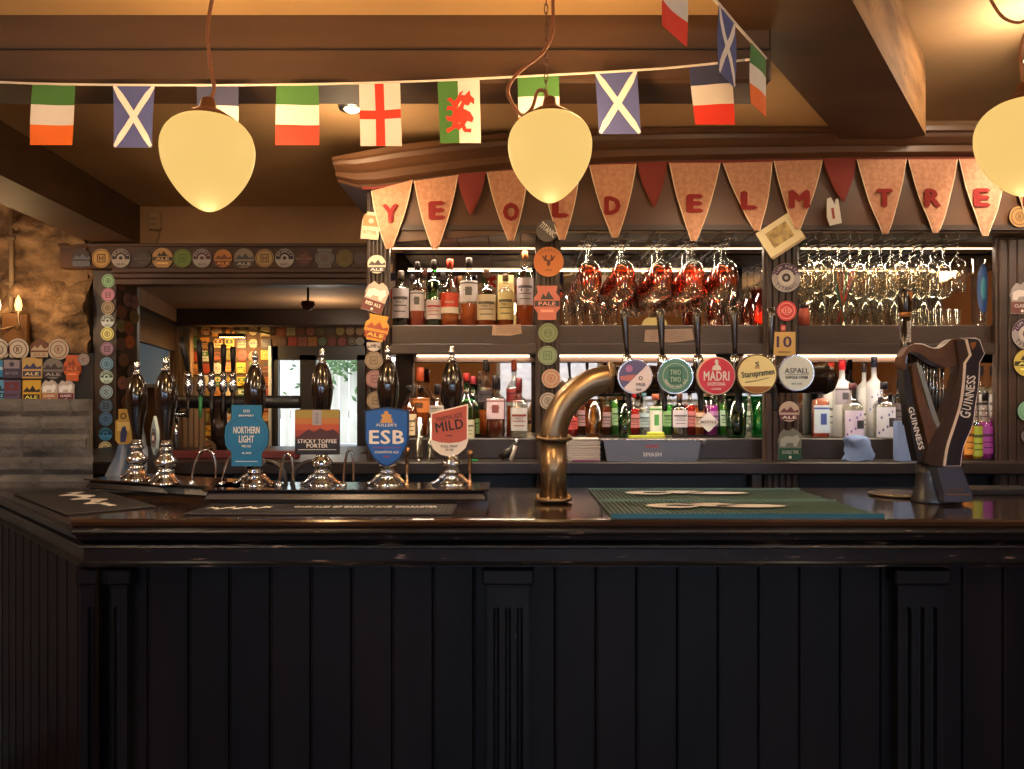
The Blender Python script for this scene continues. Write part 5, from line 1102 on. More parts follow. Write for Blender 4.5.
# steel caddy, napkins, small things on the counter
yk = 3.10; r = thing('garnish_caddy', 'grey steel caddy reading Smash on the back counter', 'caddy', (X(650, yk), yk-.05, ZC)); hw = S(48, yk); hh = Z(440, yk)-ZC
b = B(); b.poly([(-hw*.93, 0), (hw*.93, 0), (hw, hh), (-hw, hh)], 0, .10, pm('caddy_steel', (118, 116, 118), .3, .7)); b.done('body', r)
b = B(); b.bbox((-hw-.02, -.006, hh), (hw+.02, .106, hh+.006), pm('caddy_rim', (170, 165, 165), .25, .8), .002); b.done('rim', r)
for s_ in (-1, 1):
    b = B(); b.lathe([(0, -.012), (.012, -.012), (.012, .012), (0, .012)], STEEL, (s_*(hw+.012), .03, hh-.012), 12); b.done('hinge', r)
b = B(); b.text('SMASH', 0, hh*.32, -.0004, WHITE, w=S(18, yk), h=S(4, yk), bold=.03); b.text('RASPBERRY', 0, hh*.72, -.0004, RED, w=S(14, yk), h=S(3, yk), bold=.03); b.done('lettering', r)
r = thing('napkin_stack', 'stack of off-white paper napkins by the foot of the brass elbow', 'napkins', (X(583, 3.1), 3.1, ZC)); b = B()
for i in range(9): b.bbox((-.065+.002*math.sin(i*2), -.04, i*.010), (.065+.002*math.sin(i*3), .05, i*.010+.0085), col((206, 200, 196)), .002)
b.done('sheets', r)
b = B(); b.bbox((-.05, -.02, 0), (.06, .01, .006), col((110, 30, 90)), .001); tag(b.done('purple_card', None, (X(585, 3.03), 3.035, ZC)), 'thin purple card lying in front of the napkin stack', 'card')
for px, sgn in ((417, 'left'), (429, 'right')):
    b = B(); R = S(4.5, 3.08); H = Z(418, 3.08)-ZC; b.lathe([(0, .006), (R*.8, .006), (R*.85, 0), (R*.9, .004), (R, H), (R*.93, H), (R*.8, .014), (0, .014)], GLASS, n=20)
    tag(b.done('highball_glass', None, (X(px+2, 3.08), 3.08, ZC)), 'tall clear glass between the third and fourth pumps, %s one of the pair' % sgn, 'glass', 'tall glasses behind the pumps')
b = B(); b.tube([(-.03, 0, .012), (0, 0, .03), (.02, 0, .05), (.032, 0, .07)], [.014, .02, .014, .007], SATBLK, 12); b.tube([(-.035, 0, .010), (-.02, 0, .018), (.0, 0, .022)], [.007, .012, .008], COPPER, 10); b.lathe([(0, .0), (.009, 0), (.009, .012), (.005, .018), (0, .018)], CHROME, (.034, 0, .068), 12); b.tube([(.01, -.012, .0), (.03, -.012, .06)], .008, WHITE, 8)
tag(b.done('bottle_pourer', None, (X(508, 3.08), 3.08, ZC)), 'small black and chrome pourer lying on the back counter left of the brass column', 'pourer')
b = B(); b.bbox((-.02, -.01, 0), (.02, .01, .008), col((40, 150, 80)), .002); tag(b.done('green_clip', None, (X(473, 3.03), 3.03, ZC)), 'tiny bright green clip on the back counter right of the fourth pump', 'clip')
# right bay
g = 'gin and vodka bottles in the right bay'; W = dict(zb=ZR, group=g)
bottle('pink gin bottle with pale blue label, first in the right bay', 820.5, 385, 17, 3.2, glass=GLASS, liq=LPINK, level=.75, cap=(150, 130, 120), lab=(176, 196, 214), lab2=(60, 80, 150), lz=(.1, .62), sh=.7, style='spot', txt=None, **W)
bottle('frosted vodka bottle with red cap, left of the red-capped pair', 831, 362, 17, 3.34, glass=BFROST, liq=None, cap=(206, 60, 44), lab=(190, 196, 196), lz=(.1, .5), sh=.66, txt=None, **W)
bottle('frosted vodka bottle with red cap and silver roundel, right of the pair', 842, 360, 18, 3.30, glass=BFROST, liq=None, cap=(200, 40, 50), lab=(150, 146, 160), lz=(.42, .64), sh=.68, style='spot', txt=None, **W)
bottle('frosted white bottle with dark cap, centre of the right bay', 864, 363, 14, 3.36, glass=BFROST, liq=None, cap=(70, 56, 60), lab=(206, 206, 206), lz=(.1, .4), sh=.66, txt=None, **W)
bottle('frosted white bottle with faint blue label and black cap', 874, 357, 16, 3.33, glass=BFROST, liq=None, cap=(50, 50, 70), lab=(196, 200, 214), lab2=(90, 110, 180), lz=(.3, .6), sh=.64, style='floral', txt=None, **W)
bottle('clear gin bottle with purple floral label and dark cap in the right bay', 852.5, 383, 20.5, 3.2, glass=GLASS, liq=LCLEAR, level=.6, cap=(90, 50, 60), lab=(190, 180, 206), lab2=(110, 80, 160), lz=(.0, .5), sh=.55, style='floral', txt=None, **W)
bottle('clear gin bottle with blue floral label left of the blue card box', 884, 382, 20.5, 3.2, glass=GLASS, liq=LCLEAR, level=.6, cap=(30, 28, 36), lab=(186, 190, 206), lab2=(70, 84, 130), lz=(.02, .55), sh=.58, style='floral', txt=None, **W)
bottle('dark bottle just left of the harp font', 899, 380, 13, 3.24, glass=BDARK, liq=LDARK, level=.7, lab=(100, 90, 96), lz=(.2, .6), sh=.7, txt=None, **W)
g = 'mixer bottles right of the harp font'; W = dict(zb=ZC, yy=3.1)
bottle('orange mixer bottle just right of the harp pillar', 968, 402, 11, glass=GLASS, liq=LAMB, level=.6, cap=(30, 28, 30), lab=(206, 140, 50), lz=(.1, .6), sh=.62, group=g, txt=None, **W)
bottle('green-yellow mixer bottle right of the orange one', 975.5, 392, 13, glass=GLASS, liq=LYEL, level=.5, cap=(30, 28, 30), lab=(160, 176, 60), lz=(.06, .5), sh=.55, group=g, txt=None, **W)
bottle('purple mixer bottle, left of the purple pair', 985, 392, 14, glass=GLASS, liq=LPURP, level=.56, cap=(30, 28, 30), lab=(150, 60, 150), lz=(.1, .5), sh=.5, group=g, txt=None, **W)
bottle('purple mixer bottle with pink label against the right post', 996, 391, 14, glass=GLASS, liq=LPURP, level=.6, cap=(30, 28, 30), lab=(190, 60, 190), lz=(.12, .5), sh=.5, group=g, txt=None, **W)
for i, px in enumerate((972, 981, 992)):
    bottle('clear empty-looking bottle %s behind the mixer bottles' % ['left', 'centre', 'right'][i], px, 366, 12, 3.3, ZR, GLASS, LCLEAR, .7, (60, 56, 60), (170, 168, 172), group='rear bottles of the right bay', txt=None)
b = B(); b.bbox((-.038, -.02, 0), (.038, .02, Z(421, 3.08)-ZC), pm('blue_card', (120, 142, 186), .6), .002); tag(b.done('card_box', None, (X(905, 3.06), 3.06, ZC)), 'plain pale blue card box on the counter left of the harp font', 'box')
b = B(); vs = []; nx = 16; nz = 12
for j in range(nz+1):
    for i in range(nx+1):
        t = j/nz; a = 2*PI*i/nx; rr = (.062-.018*t+.016*noise.noise((math.cos(a)*2, math.sin(a)*2, t*3)))*(1 if j < nz else .0); vs.append((rr*math.cos(a)+.012*math.sin(t*4), rr*.6*math.sin(a), t*Z(436, 3.08)-t*ZC+.006*math.sin(a*4)))
b.add(vs, [(j*(nx+1)+i, j*(nx+1)+i+1, (j+1)*(nx+1)+i+1, (j+1)*(nx+1)+i) for j in range(nz) for i in range(nx)], pm('blue_cloth', (112, 136, 182), .95), True)
tag(b.done('cleaning_cloth', None, (X(857, 3.08), 3.08, ZC)), 'crumpled blue cleaning cloth on the counter below the gin bottles', 'cloth')

# ------------------------------------------------------------------ hanging stemware
def stem_proto(label, m, H=.225, R=.046, loc=(0, 0, 0), group=None, parts=True, red=False):
    r = thing('stemmed_glass', label, 'glass', loc, group)      # origin at the foot, which hangs at the top
    z = -.0
    b = B(); b.lathe([(0, .004), (.012, .003), (R*.85, .0015), (R*.86, 0), (R*.85, -.0015), (.008, -.004), (.0045, -.012)], GLASS, n=24); b.done('foot', r)
    b = B(); b.lathe([(.0045, -.010), (.0038, -.03), (.0042, -H*.32), (.010, -H*.36)], GLASS, n=12); b.done('stem', r)
    hb = H*.35; pr = [(.004, -hb), (R*.45, -hb-.006), (R*.78, -hb-H*.08), (R*.97, -hb-H*.2), (R, -hb-H*.33), (R*.93, -hb-H*.5), (R*.83, -H), (R*.80, -H), (R*.90, -hb-H*.5), (R*.96, -hb-H*.33), (R*.93, -hb-H*.2), (R*.74, -hb-H*.09), (0, -hb-.010)]
    b = B(); b.lathe(pr, GLASS, n=28)
    b.done('bowl', r)
    if red:
        pr2 = [(R*.80, -hb-H*.1), (R*.99, -hb-H*.2), (R*1.02, -hb-H*.33), (R*.96, -hb-H*.45)]; b = B(); b.lathe(pr2, m, n=28)
        b.f = b.f[:-2]; b.m = b.m[:-2]; b.sm = b.sm[:-2]; b.done('red_band', r)
    return r
g = 'red-tinted stemmed glasses hanging in the middle bay'
ZF = ZK-.022; proto = None; COLS = [590, 624, 661, 693, 727]
names_c = ['leftmost', 'second', 'centre', 'fourth', 'rightmost']; rows_ = ['front', 'second', 'third', 'rear']
for i, px in enumerate(COLS):
    x = X(px, 3.07)
    for j in range(4):
        yy = 3.07+j*.098; l = 'reddish stemmed glass hanging upside down in the %s column, %s from the front' % (names_c[i], ORD[j])
        if proto is None: proto = stem_proto(l, REDGLASS, loc=(x, yy, ZF), group=g, red=True)
        else: dup(proto, (x+random.uniform(-.003, .003), yy, ZF), l, g)
g = 'clear stemmed glasses hanging in the right bay'; proto2 = None; k_ = 0
for i in range(9):
    px = 806+i*21.5; x = X(px, 3.07)
    for j in range(4):
        yy = 3.07+j*.098; l = 'clear stemmed glass hanging in the right bay, %s column from left, %s from front' % (ORD[i], ORD[j])
        if px > 962: continue
        if proto2 is None: proto2 = stem_proto(l, GLASS, H=.205, R=.035, loc=(x, yy, ZF), group=g)
        else: dup(proto2, (x+random.uniform(-.003, .003), yy, ZF), l, g, scale=(1, 1, random.choice([1, 1.05, .95, 1.1])))
# hanging rails
for i, x in enumerate([X(q, 3.07) for q in COLS]+[X(806+i*21.5, 3.07) for i in range(8)]):
    b = B()
    for s_ in (-1, 1): b.tube([(s_*.016, 0, 0), (s_*.016, .42, 0)], .0028, STEEL, 6); b.tube([(s_*.016, .01, 0), (s_*.016, .01, .024)], .002, STEEL, 6); b.tube([(s_*.016, .4, 0), (s_*.016, .4, .024)], .002, STEEL, 6)
    tag(b.done('glass_rail', None, (x, 3.01, ZF-.006)), 'wire glass rail under the canopy over the %s column of %s glasses' % (ORD[i] if i < 5 else ORD[i-5], 'reddish' if i < 5 else 'clear right-bay'), 'glass rail', 'wire glass rails under the canopy')
# glasses standing on the upper shelf
def stand(label, px, top, w, yy, m, group, taper=.85, n=20, nm='drinking_glass'):
    R = S(w, yy)/2; H = Z(top, yy)-ZS; b = B(); b.lathe([(0, .006), (R*taper*.95, .006), (R*taper, 0), (R*taper*1.02, .004), (R, H), (R*.94, H), (R*taper*.9, .014), (0, .014)], m, n=n)
    return tag(b.done(nm, None, (X(px, yy), yy, ZS)), label, 'glass', group)
for i, px in enumerate((566, 580, 592, 603, 614)):
    stand('tall slim clear glass, %s from the left on the middle upper shelf' % ORD[i], px, 283+4*i, 9, 3.3, GLASS, 'slim glasses on the upper shelf')
for i, px in enumerate((714, 732, 748, 758)):
    stand('short glass on the upper shelf left of the purple badge, %s from the left' % ORD[i], px, [300, 288, 300, 290][i], 15, 3.22+.05*(i % 2), REDGLASS if i != 1 else GLASS, 'short glasses at the right end of the middle bay')
for i in range(10):
    for j in range(2):
        px = 898+i*7.4 if j == 0 else 806+i*14.5
        if j == 0 and i > 8: continue
        stand('%s glass on the right upper shelf, %s from the left in its row' % ('tiny clear shot' if j == 0 else 'clear half-pint', ORD[i]), px, 309 if j == 0 else 296, 6.6 if j == 0 else 12, 3.16+.15*j, GLASS, 'small clear glasses on the right upper shelf' if j == 0 else 'half-pint glasses on the right upper shelf')
r = thing('drinking_glass', 'tall pint glass with blue oval print at the right end of the upper shelf', 'glass', (X(979, 3.14), 3.14, ZS)); R = S(15, 3.14)/2; H = Z(262, 3.2)-ZS
b = B(); b.lathe([(0, .006), (R*.8, .006), (R*.84, 0), (R, H*.8), (R*.96, H), (R*.9, H), (R*.8, .014), (0, .014)], GLASS, n=24); b.done('glass', r)
b = B(); K = 14; Rl = R*1.01; zc_ = H*.55
for a, c, m_, sc in ((0, 0, pm('print_blue', (40, 66, 110), .3), 1.0), (0, 0, pm('print_green', (60, 120, 130), .3), .45)):
    vs = []; 
    for i in range(K+1):
        t = -1+2*i/K; hw_ = math.sqrt(max(0, 1-t*t))*.8*sc
        for q in range(5): an = -PI/2+hw_*(-1+q/2); vs.append((Rl*math.cos(an)*(1+.01*(1-sc)), Rl*math.sin(an)*(1+.01*(1-sc)), zc_+t*H*.38*sc))
    b.add(vs, [(i*5+q, i*5+q+1, (i+1)*5+q+1, (i+1)*5+q) for i in range(K) for q in range(4)], m_, True)
b.done('blue_print', r)
r = thing('straw_glass', 'clear glass holding a fan of coloured drinking straws in the right bay', 'glass of straws', (X(842, 3.13), 3.13, ZS))
b = B(); b.lathe([(0, .006), (.022, .006), (.024, 0), (.03, .1), (.028, .1), (.022, .012), (0, .012)], GLASS, n=22); b.done('glass', r)
for i, (a, c) in enumerate(((-.30, (70, 110, 100)), (-.2, (70, 110, 100)), (-.12, (206, 130, 70)), (-.03, (196, 50, 44)), (.06, (206, 60, 50)), (.17, (70, 150, 90)), (.3, (196, 50, 44)), (.36, (206, 60, 50)), (.40, (190, 50, 50)))):
    b = B(); b.tube([(-a*.05, .0, .012), (-a*.0+a*.62*.24, .002*i, .225)], .0036, col(c, .4), 8); tag(b.done('drinking_straw', None, tuple(r.location)), '%s straw, %s from the left in the fan of straws' % (['dull green', 'dull green', 'orange', 'red', 'red', 'bright green', 'red', 'red', 'red'][i], ORD[i]), 'straw', 'straws in the glass')
b = B(); b.lathe([(0, 0), (.022, 0), (.022, .05), (.018, .06), (.018, .07), (0, .07)], col((190, 90, 70)), n=18); b.lathe([(.0185, .07), (.019, .07), (.019, .085), (0, .085)], col((60, 44, 40)), n=18)
tag(b.done('small_jar', None, (X(801+3, 3.12), 3.12, ZS)), 'small orange-red jar with dark lid beside the red round badge', 'jar')

# ------------------------------------------------------------------ back room fittings
yt = 3.35; r = thing('tap_font', 'black and chrome five-handle tap font on the counter in front of the opening', 'beer tap font', (X(222, yt), yt, ZC))
def Q(px, py): return (X(px, yt)-r.location.x, 0, Z(py, yt)-ZC)
b = B(); a, c = Q(166, 402), Q(300, 402); b.tube([a, c], .028, SATBLK, 20); b.done('bar_tube', r)
for px in (219,):
    b = B(); q = Q(px, 402); b.tube([q, (q[0], 0, 0)], .034, DB, 20); b.lathe([(.055, 0), (.055, .008), (.036, .014)], DB, (q[0], 0, 0), 22); b.done('column', r)
for i, (px, tp, le) in enumerate(((191, 338, -7), (203.5, 341, -2), (214.5, 343, -1), (226, 345, 0), (235.5, 347, 0))):
    q = Q(px, 372); t_ = Q(px+le, tp); b = B(); b.tube([(q[0], -.03, q[2]), (q[0]*.3+t_[0]*.7, -.03, q[2]*.3+t_[2]*.7), (t_[0], -.03, t_[2])], [.008, .0125, .0115], SATBLK, 12); b.done('tap_handle', r)
    b = B(); b.lathe([(0, 0), (.012, 0), (.015, -.02), (.010, -.03), (.017, -.05), (.017, -.08), (.01, -.09), (.01, -.11), (0, -.11)], CHROME, (q[0], -.03, q[2]), 16); vv = b.done('valve', r)
    b = B(); w_ = Q(px, 414); b.tube([(q[0], -.03, q[2]-.1), (q[0], -.035, q[2]-.16), (q[0], -.035, q[2]-.2)], [.010, .007, .006], col((40, 130, 80)) if i == 1 else SATBLK, 10); b.done('nozzle', vv)
b = B(); q = Q(212, 448); b.ring(0, 0, .02, .036, -.004, .004, BRASS, 24); b.tube([(0, .002, 0), (.03, .06, .02)], .004, BRASS, 6); b.done('round_emblem', r).location = (q[0], -.045, q[2])
for px, t, l in ((175, 386, 'left'), ):
    b = B(); b.tube([(0, 0, 0), (0, 0, .18)], .012, CHROME, 12); b.tube([(-.05, 0, .18), (.05, 0, .18)], .014, CHROME, 12); b.lathe([(0, .19), (.018, .2), (.018, .24), (0, .26)], SATBLK, n=14)
    tag(b.done('water_tap', None, (X(176, 3.4), 3.4, ZC)), 'chrome T-shaped tap behind the second pump', 'tap')
b = B(); b.bbox((0, -.03, 0), (.55, .05, .03), col((100, 40, 42)), .004); tag(b.done('red_box', None, (X(165, 3.2), 3.2, ZC)), 'long dull red box on the counter behind the swan-neck spouts', 'box')
b = B()
for i in range(4): b.bbox((i*.028, 0, 0), (i*.028+.022, .02, .36), PINE, .002)
tag(b.done('slatted_panel', None, (X(183, 3.9), 3.9, ZC)), 'upright pale brown slatted panel behind the second pump', 'panel')
r = thing('picture_light', 'brass picture light with dark bar shade glowing over the far badge wall', 'lamp', (X(232, YF-.25), YF, Z(333, YF-.25)))
b = B(); b.tube(catmull([(.28, -.01, .01), (.12, -.15, .03), (.0, -.25, .02), (-.01, -.25, 0)], 6), .008, BRASS, 8); b.done('arm', r)
b = B(); b.bbox((-.11, -.27, -.035), (.11, -.22, -.005), SATBLK, .006); b.done('shade', r)
b = B(); b.box((-.10, -.262, -.037), (.10, -.228, -.035), BULB); b.done('bulb', r)
light('AREA', 'picture_lamp', (X(232, YF-.25), YF-.25, Z(333, YF-.25)-.045), 7, (1, .62, .25), (.2, .04), (math.radians(25), 0, 0))
r = thing('television', 'black television hung high on the left of the back room', 'television', (0, 0, 0)); a = Vector((X(136, 5.0), 5.0)); c = Vector((X(176, 6.2), 6.2))
b = B(); n_ = Vector((c-a)); n_ = Vector((n_.y, -n_.x)).normalized()*.04; vs = [(a.x, a.y, 1.80), (c.x, c.y, 1.80), (c.x-n_.x, c.y-n_.y, 1.80), (a.x-n_.x, a.y-n_.y, 1.80)]; vs += [(x, yy, 2.02) for x, yy, z in vs]
b.add(vs, [(0, 3, 2, 1), (4, 5, 6, 7), (0, 1, 5, 4), (1, 2, 6, 5), (2, 3, 7, 6), (3, 0, 4, 7)], SATBLK); b.done('screen', r)
b = B(); b.box(((a.x+c.x)/2-.1, (a.y+c.y)/2+.02, 1.95), ((a.x+c.x)/2-.05, (a.y+c.y)/2+.06, 2.15), SATBLK); b.done('bracket', r)
b = B(); vs = [(v[0]-.0, v[1]+.01, 2.04) for v in vs[:4]]; vs += [(x, yy, 2.15) for x, yy, z in vs]; b.add(vs, [(0, 3, 2, 1), (4, 5, 6, 7), (0, 1, 5, 4), (1, 2, 6, 5), (2, 3, 7, 6), (3, 0, 4, 7)], PINE); struct(b.done('trim_8'))

# ------------------------------------------------------------------ wall bits at the left
b = B(); yy = YO-.09; b.tube([(X(11.5, yy), yy, Z(209, yy)), (X(11.5, yy), yy, Z(312, yy))], .012, pm('painted_conduit', (130, 110, 86), .6), 10)
for py in (240, 285): b.bbox((X(11.5, yy)-.02, yy-.014, Z(py, yy)), (X(11.5, yy)+.02, yy+.03, Z(py, yy)+.012), MATS['painted_conduit'], .002)
tag(b.done('conduit'), 'thin vertical pipe running down the stone wall to the sconce', 'pipe')
r = thing('wall_sconce', 'brass wall sconce with glowing candle bulbs by the left edge', 'lamp', P(6, 318, YO-.12))
b = B(); b.bbox((-.04, .02, -.16), (.09, .06, .03), pm('sconce_box', (120, 84, 50), .5, .3), .008); b.done('back_plate', r)
for q in (-.02, .09):
    b = B(); b.tube(catmull([(.03, .02, -.04), (q, -.03, -.06), (q, -.04, -.01), (q, -.04, .03)], 5), .006, BRASS, 8); b.done('arm', r)
    b = B(); b.lathe([(0, .03), (.012, .035), (.017, .06), (.012, .09), (0, .115)], BULB if q < 0 else emit('bulb_dim', (255, 190, 110), 3), (q, -.04, 0), 14); b.done('bulb', r)
light('POINT', 'sconce_lamp', P(4, 296, YO-.34), 5, (1, .6, .27), .05)
r = thing('thermostat', 'small cream box with cable on the wall above the lintel', 'wall box', P(153.5, 220.5, YO-.035)); u = S(1, YO-.03)
b = B(); b.bbox((-6*u, 0, -9*u), (6*u, .035, 9*u), col((172, 142, 104)), .006); b.done('case', r)
for q in (2, -4):
    b = B(); b.bbox((-3.5*u, -.003, (q-1.6)*u), (3.5*u, .001, (q+1.6)*u), col((150, 122, 88)), .002); b.done('switch', r)
b = B(); b.tube(catmull([(3*u, .02, -9*u), (3*u, .025, -14*u), (0, .028, -22*u), (-4*u, .03, -27*u), (-18*u, .03, -29*u)], 5), .005, col((150, 120, 86)), 6); b.done('cable', r)
r = thing('ceiling_hook_lamp', 'small dark red lamp fitting under the back room ceiling', 'lamp', P(308, 288, 5.0)); b = B(); b.lathe([(0, .02), (.04, .02), (.045, 0), (.03, -.03), (0, -.04)], col((110, 60, 48)), n=18); b.done('fitting', r); b = B(); b.lathe([(0, .02), (.008, .02), (.008, .12), (0, .12)], SATBLK, n=8); b.done('stem', r); r.location.z = 2.15-.12

# ------------------------------------------------------------------ pendants
def pendant(label, px, pyc, w, yy, path):
    r = thing('pendant_lamp', label, 'pendant lamp', P(px, pyc, yy), 'opal globe pendants'); R = S(w, yy)/2; H = R*2.14
    pr = [(0, -H*.5)]
    for i in range(1, 40):
        u_ = -math.cos(PI*i/40); z = H*.5*u_
        pr.append((R*.965*math.sqrt(1-u_*u_)**(1.12 if u_ < 0 else .86)*(1+.27*u_), z))
    pr += [(0, H*.5-.002)]
    b = B(); b.lathe(pr, GLOBE, n=40); b.done('glass_globe', r)
    b = B(); zt = H*.5; b.lathe([(.0, zt-.012), (R*.62, zt-.018), (R*.6, zt-.008), (R*.35, zt+.006), (.016, zt+.014), (.013, zt+.03), (.008, zt+.034), (0, zt+.034)], pm('pendant_gallery', (110, 70, 44), .5, .4), n=28); b.done('gallery', r)
    b = B(); pts = catmull([(x/F*yy, 0, z/F*yy+zt) for x, z in path], 8); CZ = ceil_z(X(px, yy), yy); pts.append((pts[-1][0], 0, CZ-r.location.z)); b.tube(pts, .0038, CORD, 8); b.done('cord', r)
    if px > 500 and px < 600:
        b = B(); n = 22; z0 = zt+.03; z1 = CZ-r.location.z
        for i in range(n):
            z = z0+(z1-z0)*(i+.5)/n; h = (z1-z0)/n*.68; M_ = Matrix.Translation((-.008, 0, z)) @ Matrix.Rotation(PI/2*(i % 2), 4, 'Z')
            b.tube([(.004*math.cos(2*PI*k/8), 0, h*math.sin(2*PI*k/8)) for k in range(9)], .0012, col((90, 60, 40)), 5, M=M_)
        b.done('chain', r)
    b = B(); q = CZ-r.location.z; b.lathe([(0, q-.001), (.05, q-.001), (.045, q-.02), (.01, q-.035), (0, q-.035)], CREAMP, n=24, o=(pts[-1][0], 0, 0)); b.done('ceiling_rose', r)
pendant('glowing egg-shaped pendant lamp at the left, over the drip tray', 208, 163.5, 90, 1.5, [(-1, 5), (2, 14), (6, 26), (4, 40), (1, 60), (0, 90), (4, 115)])
pendant('glowing egg-shaped pendant lamp in the middle with looping cord and chain', 550, 158, 84, 1.62, [(-2, 6), (-4, 20), (-12, 22), (-18, 5), (-28, -2), (-38, 10), (-42, 25), (-30, 42), (-8, 60), (2, 80), (3, 115)])
pendant('glowing egg-shaped pendant lamp cut off by the right edge', 1025, 148, 90, 1.5, [(0, 5), (-4, 40), (-2, 60), (10, 90), (2, 120)])
b = B(); yy = 2.0; b.tube(catmull([P(982, -20, yy), P(992, 2, yy), P(1004, 18, yy), P(1022, 22, yy), P(1040, 6, yy), P(1050, -14, yy)], 6), .004, CORD, 8); tag(b.done('looped_cable'), 'loop of brown cable hanging at the top right corner', 'cable')
for (px, py, l) in ((352, 106, 'between the green-white-red and red-cross flags'), (745, 95, 'right of the blue-white-red flag')):
    yy = (CE-EYE)*F/(HZ-py); r = thing('ceiling_downlight', 'small recessed ceiling downlight seen '+l, 'ceiling light', (X(px, yy), yy, CE-.012), 'recessed downlights')
    b = B(); b.lathe([(.032, 0), (.045, .0), (.048, .006), (.045, .014), (.032, .014)], STEEL, n=24); b.done('bezel', r)
    b = B(); b.lathe([(0, -.012), (.014, -.010), (.026, -.003), (.031, .006), (.031, .012), (0, .012)], BULB, n=20); b.done('lens', r)
    light('SPOT', 'downlight', (X(px, yy), yy, CE-.02), 30, WARM2, .03, (0, 0, 0), spot_size=2.2, spot_blend=.7); light('POINT', 'ceiling_fill', (X(px, yy), yy-.02, CE-.26), 7 if px < 500 else 1.2, WARM, .08)  # added fill light hung below the fitting to brighten the ceiling
r = thing('ceiling_spotlight', 'bright ceiling spotlight above the right pendant', 'ceiling light', (X(1034, 2.65), 2.65, CH)); b = B(); b.lathe([(0, 0), (.03, 0), (.03, -.03), (.012, -.04), (.012, -.05), (0, -.05)], STEEL, n=18); b.done('mount', r)
b = B(); b.lathe([(0, -.05), (.04, -.055), (.045, -.10), (.04, -.10), (0, -.09)], STEEL, n=20); b.done('head', r); b = B(); b.lathe([(0, -.092), (.038, -.096), (0, -.106)], BULB, n=18); b.done('lens', r)
light('POINT', 'spotlight', (X(1034, 2.65)-.12, 2.5, CH-.15), 8, WARM2, .05)
light('SPOT', 'spotlight_beam', (X(1034, 2.65), 2.5, CH-.14), 40, WARM2, .04, (math.radians(20), math.radians(-30), 0), spot_size=2.0, spot_blend=.6)

# ------------------------------------------------------------------ national flags on a cord
FW = pm('flag_white', (206, 200, 200), .8); FG = pm('flag_green', (62, 110, 52), .8); FO = pm('flag_orange', (214, 100, 30), .8); FR = pm('flag_red', (206, 52, 36), .8); FB = pm('flag_blue', (66, 74, 130), .8); FNV = pm('flag_navy', (52, 56, 88), .8)
def flag(label, pts, cell, group='little flags on the long cord'):   # pts = corners TL,TR,BR,BL as points in space; cell(b,q) paints it
    TL, TR, BR, BL = [Vector(p) for p in pts]; o0 = (TL+TR)/2; nrm = (TR-TL).cross(BL-TL).normalized()
    if nrm.y > 0: nrm = -nrm
    def q(u, v, d=0):
        p = (TL*(1-u)+TR*u)*(1-v)+(BL*(1-u)+BR*u)*v; return p-o0+nrm*(d+.004*math.sin(v*PI)*math.sin(u*4+o0.x*9))
    b = B()
    def rect(u0, u1, v0, v1, m, d=0):
        n, k = 6, 8; vs = [q(u0+(u1-u0)*i/n, v0+(v1-v0)*j/k, d) for j in range(k+1) for i in range(n+1)]; fs = [(j*(n+1)+i, j*(n+1)+i+1, (j+1)*(n+1)+i+1, (j+1)*(n+1)+i) for j in range(k) for i in range(n)]
        b.add(vs, fs, m, True); b.add([v-nrm*(.0008+2*d) for v in vs], [f[::-1] for f in fs], m, True)
    def strip(path, w, m, d=.0006):
        for (u0, v0), (u1, v1) in zip(path, path[1:]):
            du, dv = (u1-u0), (v1-v0)*1.4; L_ = math.hypot(du, dv); nu, nv = -dv/L_*w, du/L_*w/1.4
            n = 6
            for sg in (d, -.0008-d):
                vs = []
                for i in range(n+1):
                    t = i/n; vs += [q(min(1, max(0, u0+(u1-u0)*t+nu)), min(1, max(0, v0+(v1-v0)*t+nv)), sg), q(min(1, max(0, u0+(u1-u0)*t-nu)), min(1, max(0, v0+(v1-v0)*t-nv)), sg)]
                b.add(vs, [(2*i, 2*i+1, 2*i+3, 2*i+2) for i in range(n)], m)
    def poly(pp, m, d=.0008):
        for sg in (d, -.0008-d): b.add([q(u, v, sg) for u, v in pp], [tuple(range(len(pp)))], m)
    cell(rect, strip, poly)
    return tag(b.done('flag', None, o0), label, 'flag', group)
def tri(a, c, e): return lambda r, s, p: (r(0, 1, 0, 1/3, a), r(0, 1, 1/3, 2/3, c), r(0, 1, 2/3, 1, e))
def scot(r, s, p): r(0, 1, 0, 1, FB); s([(0, 0), (1, 1)], .075, FW); s([(1, 0), (0, 1)], .075, FW)
def eng(r, s, p): r(0, 1, 0, 1, FW); r(.38, .6, 0, 1, FR, .0008); r(0, 1, .43, .57, FR, .0008)
def wales(r, s, p):
    r(0, .48, 0, 1, FG); r(.48, 1, 0, 1, FW)
    D = [(.20, .30), (.30, .27), (.38, .34), (.46, .28), (.52, .20), (.62, .17), (.55, .24), (.64, .25), (.76, .17), (.78, .26), (.86, .30), (.86, .40), (.78, .36), (.72, .42), (.62, .40), (.60, .46), (.76, .52), (.84, .62), (.80, .68), (.68, .66), (.62, .72), (.66, .78), (.78, .78), (.76, .84), (.60, .83), (.54, .76), (.48, .80), (.40, .76), (.30, .80), (.20, .84), (.16, .78), (.30, .74), (.34, .66), (.20, .64), (.16, .56), (.30, .58), (.36, .50), (.26, .46), (.18, .48), (.22, .40), (.34, .42), (.30, .35)]
    p(D, FR)
def flat_flag(label, x0, x1, xb0, xb1, yt0, yt1, yb, cell, yy=1.99):
    flag(label, [P(x0, yt0, yy), P(x1, yt1, yy), P(xb1, yb, yy), P(xb0, yb, yy)], cell)
flat_flag('green, white and orange flag, first at the left end of the cord', 32.5, 75, 30, 72, 84.5, 85, 145, tri(FG, FW, FO))
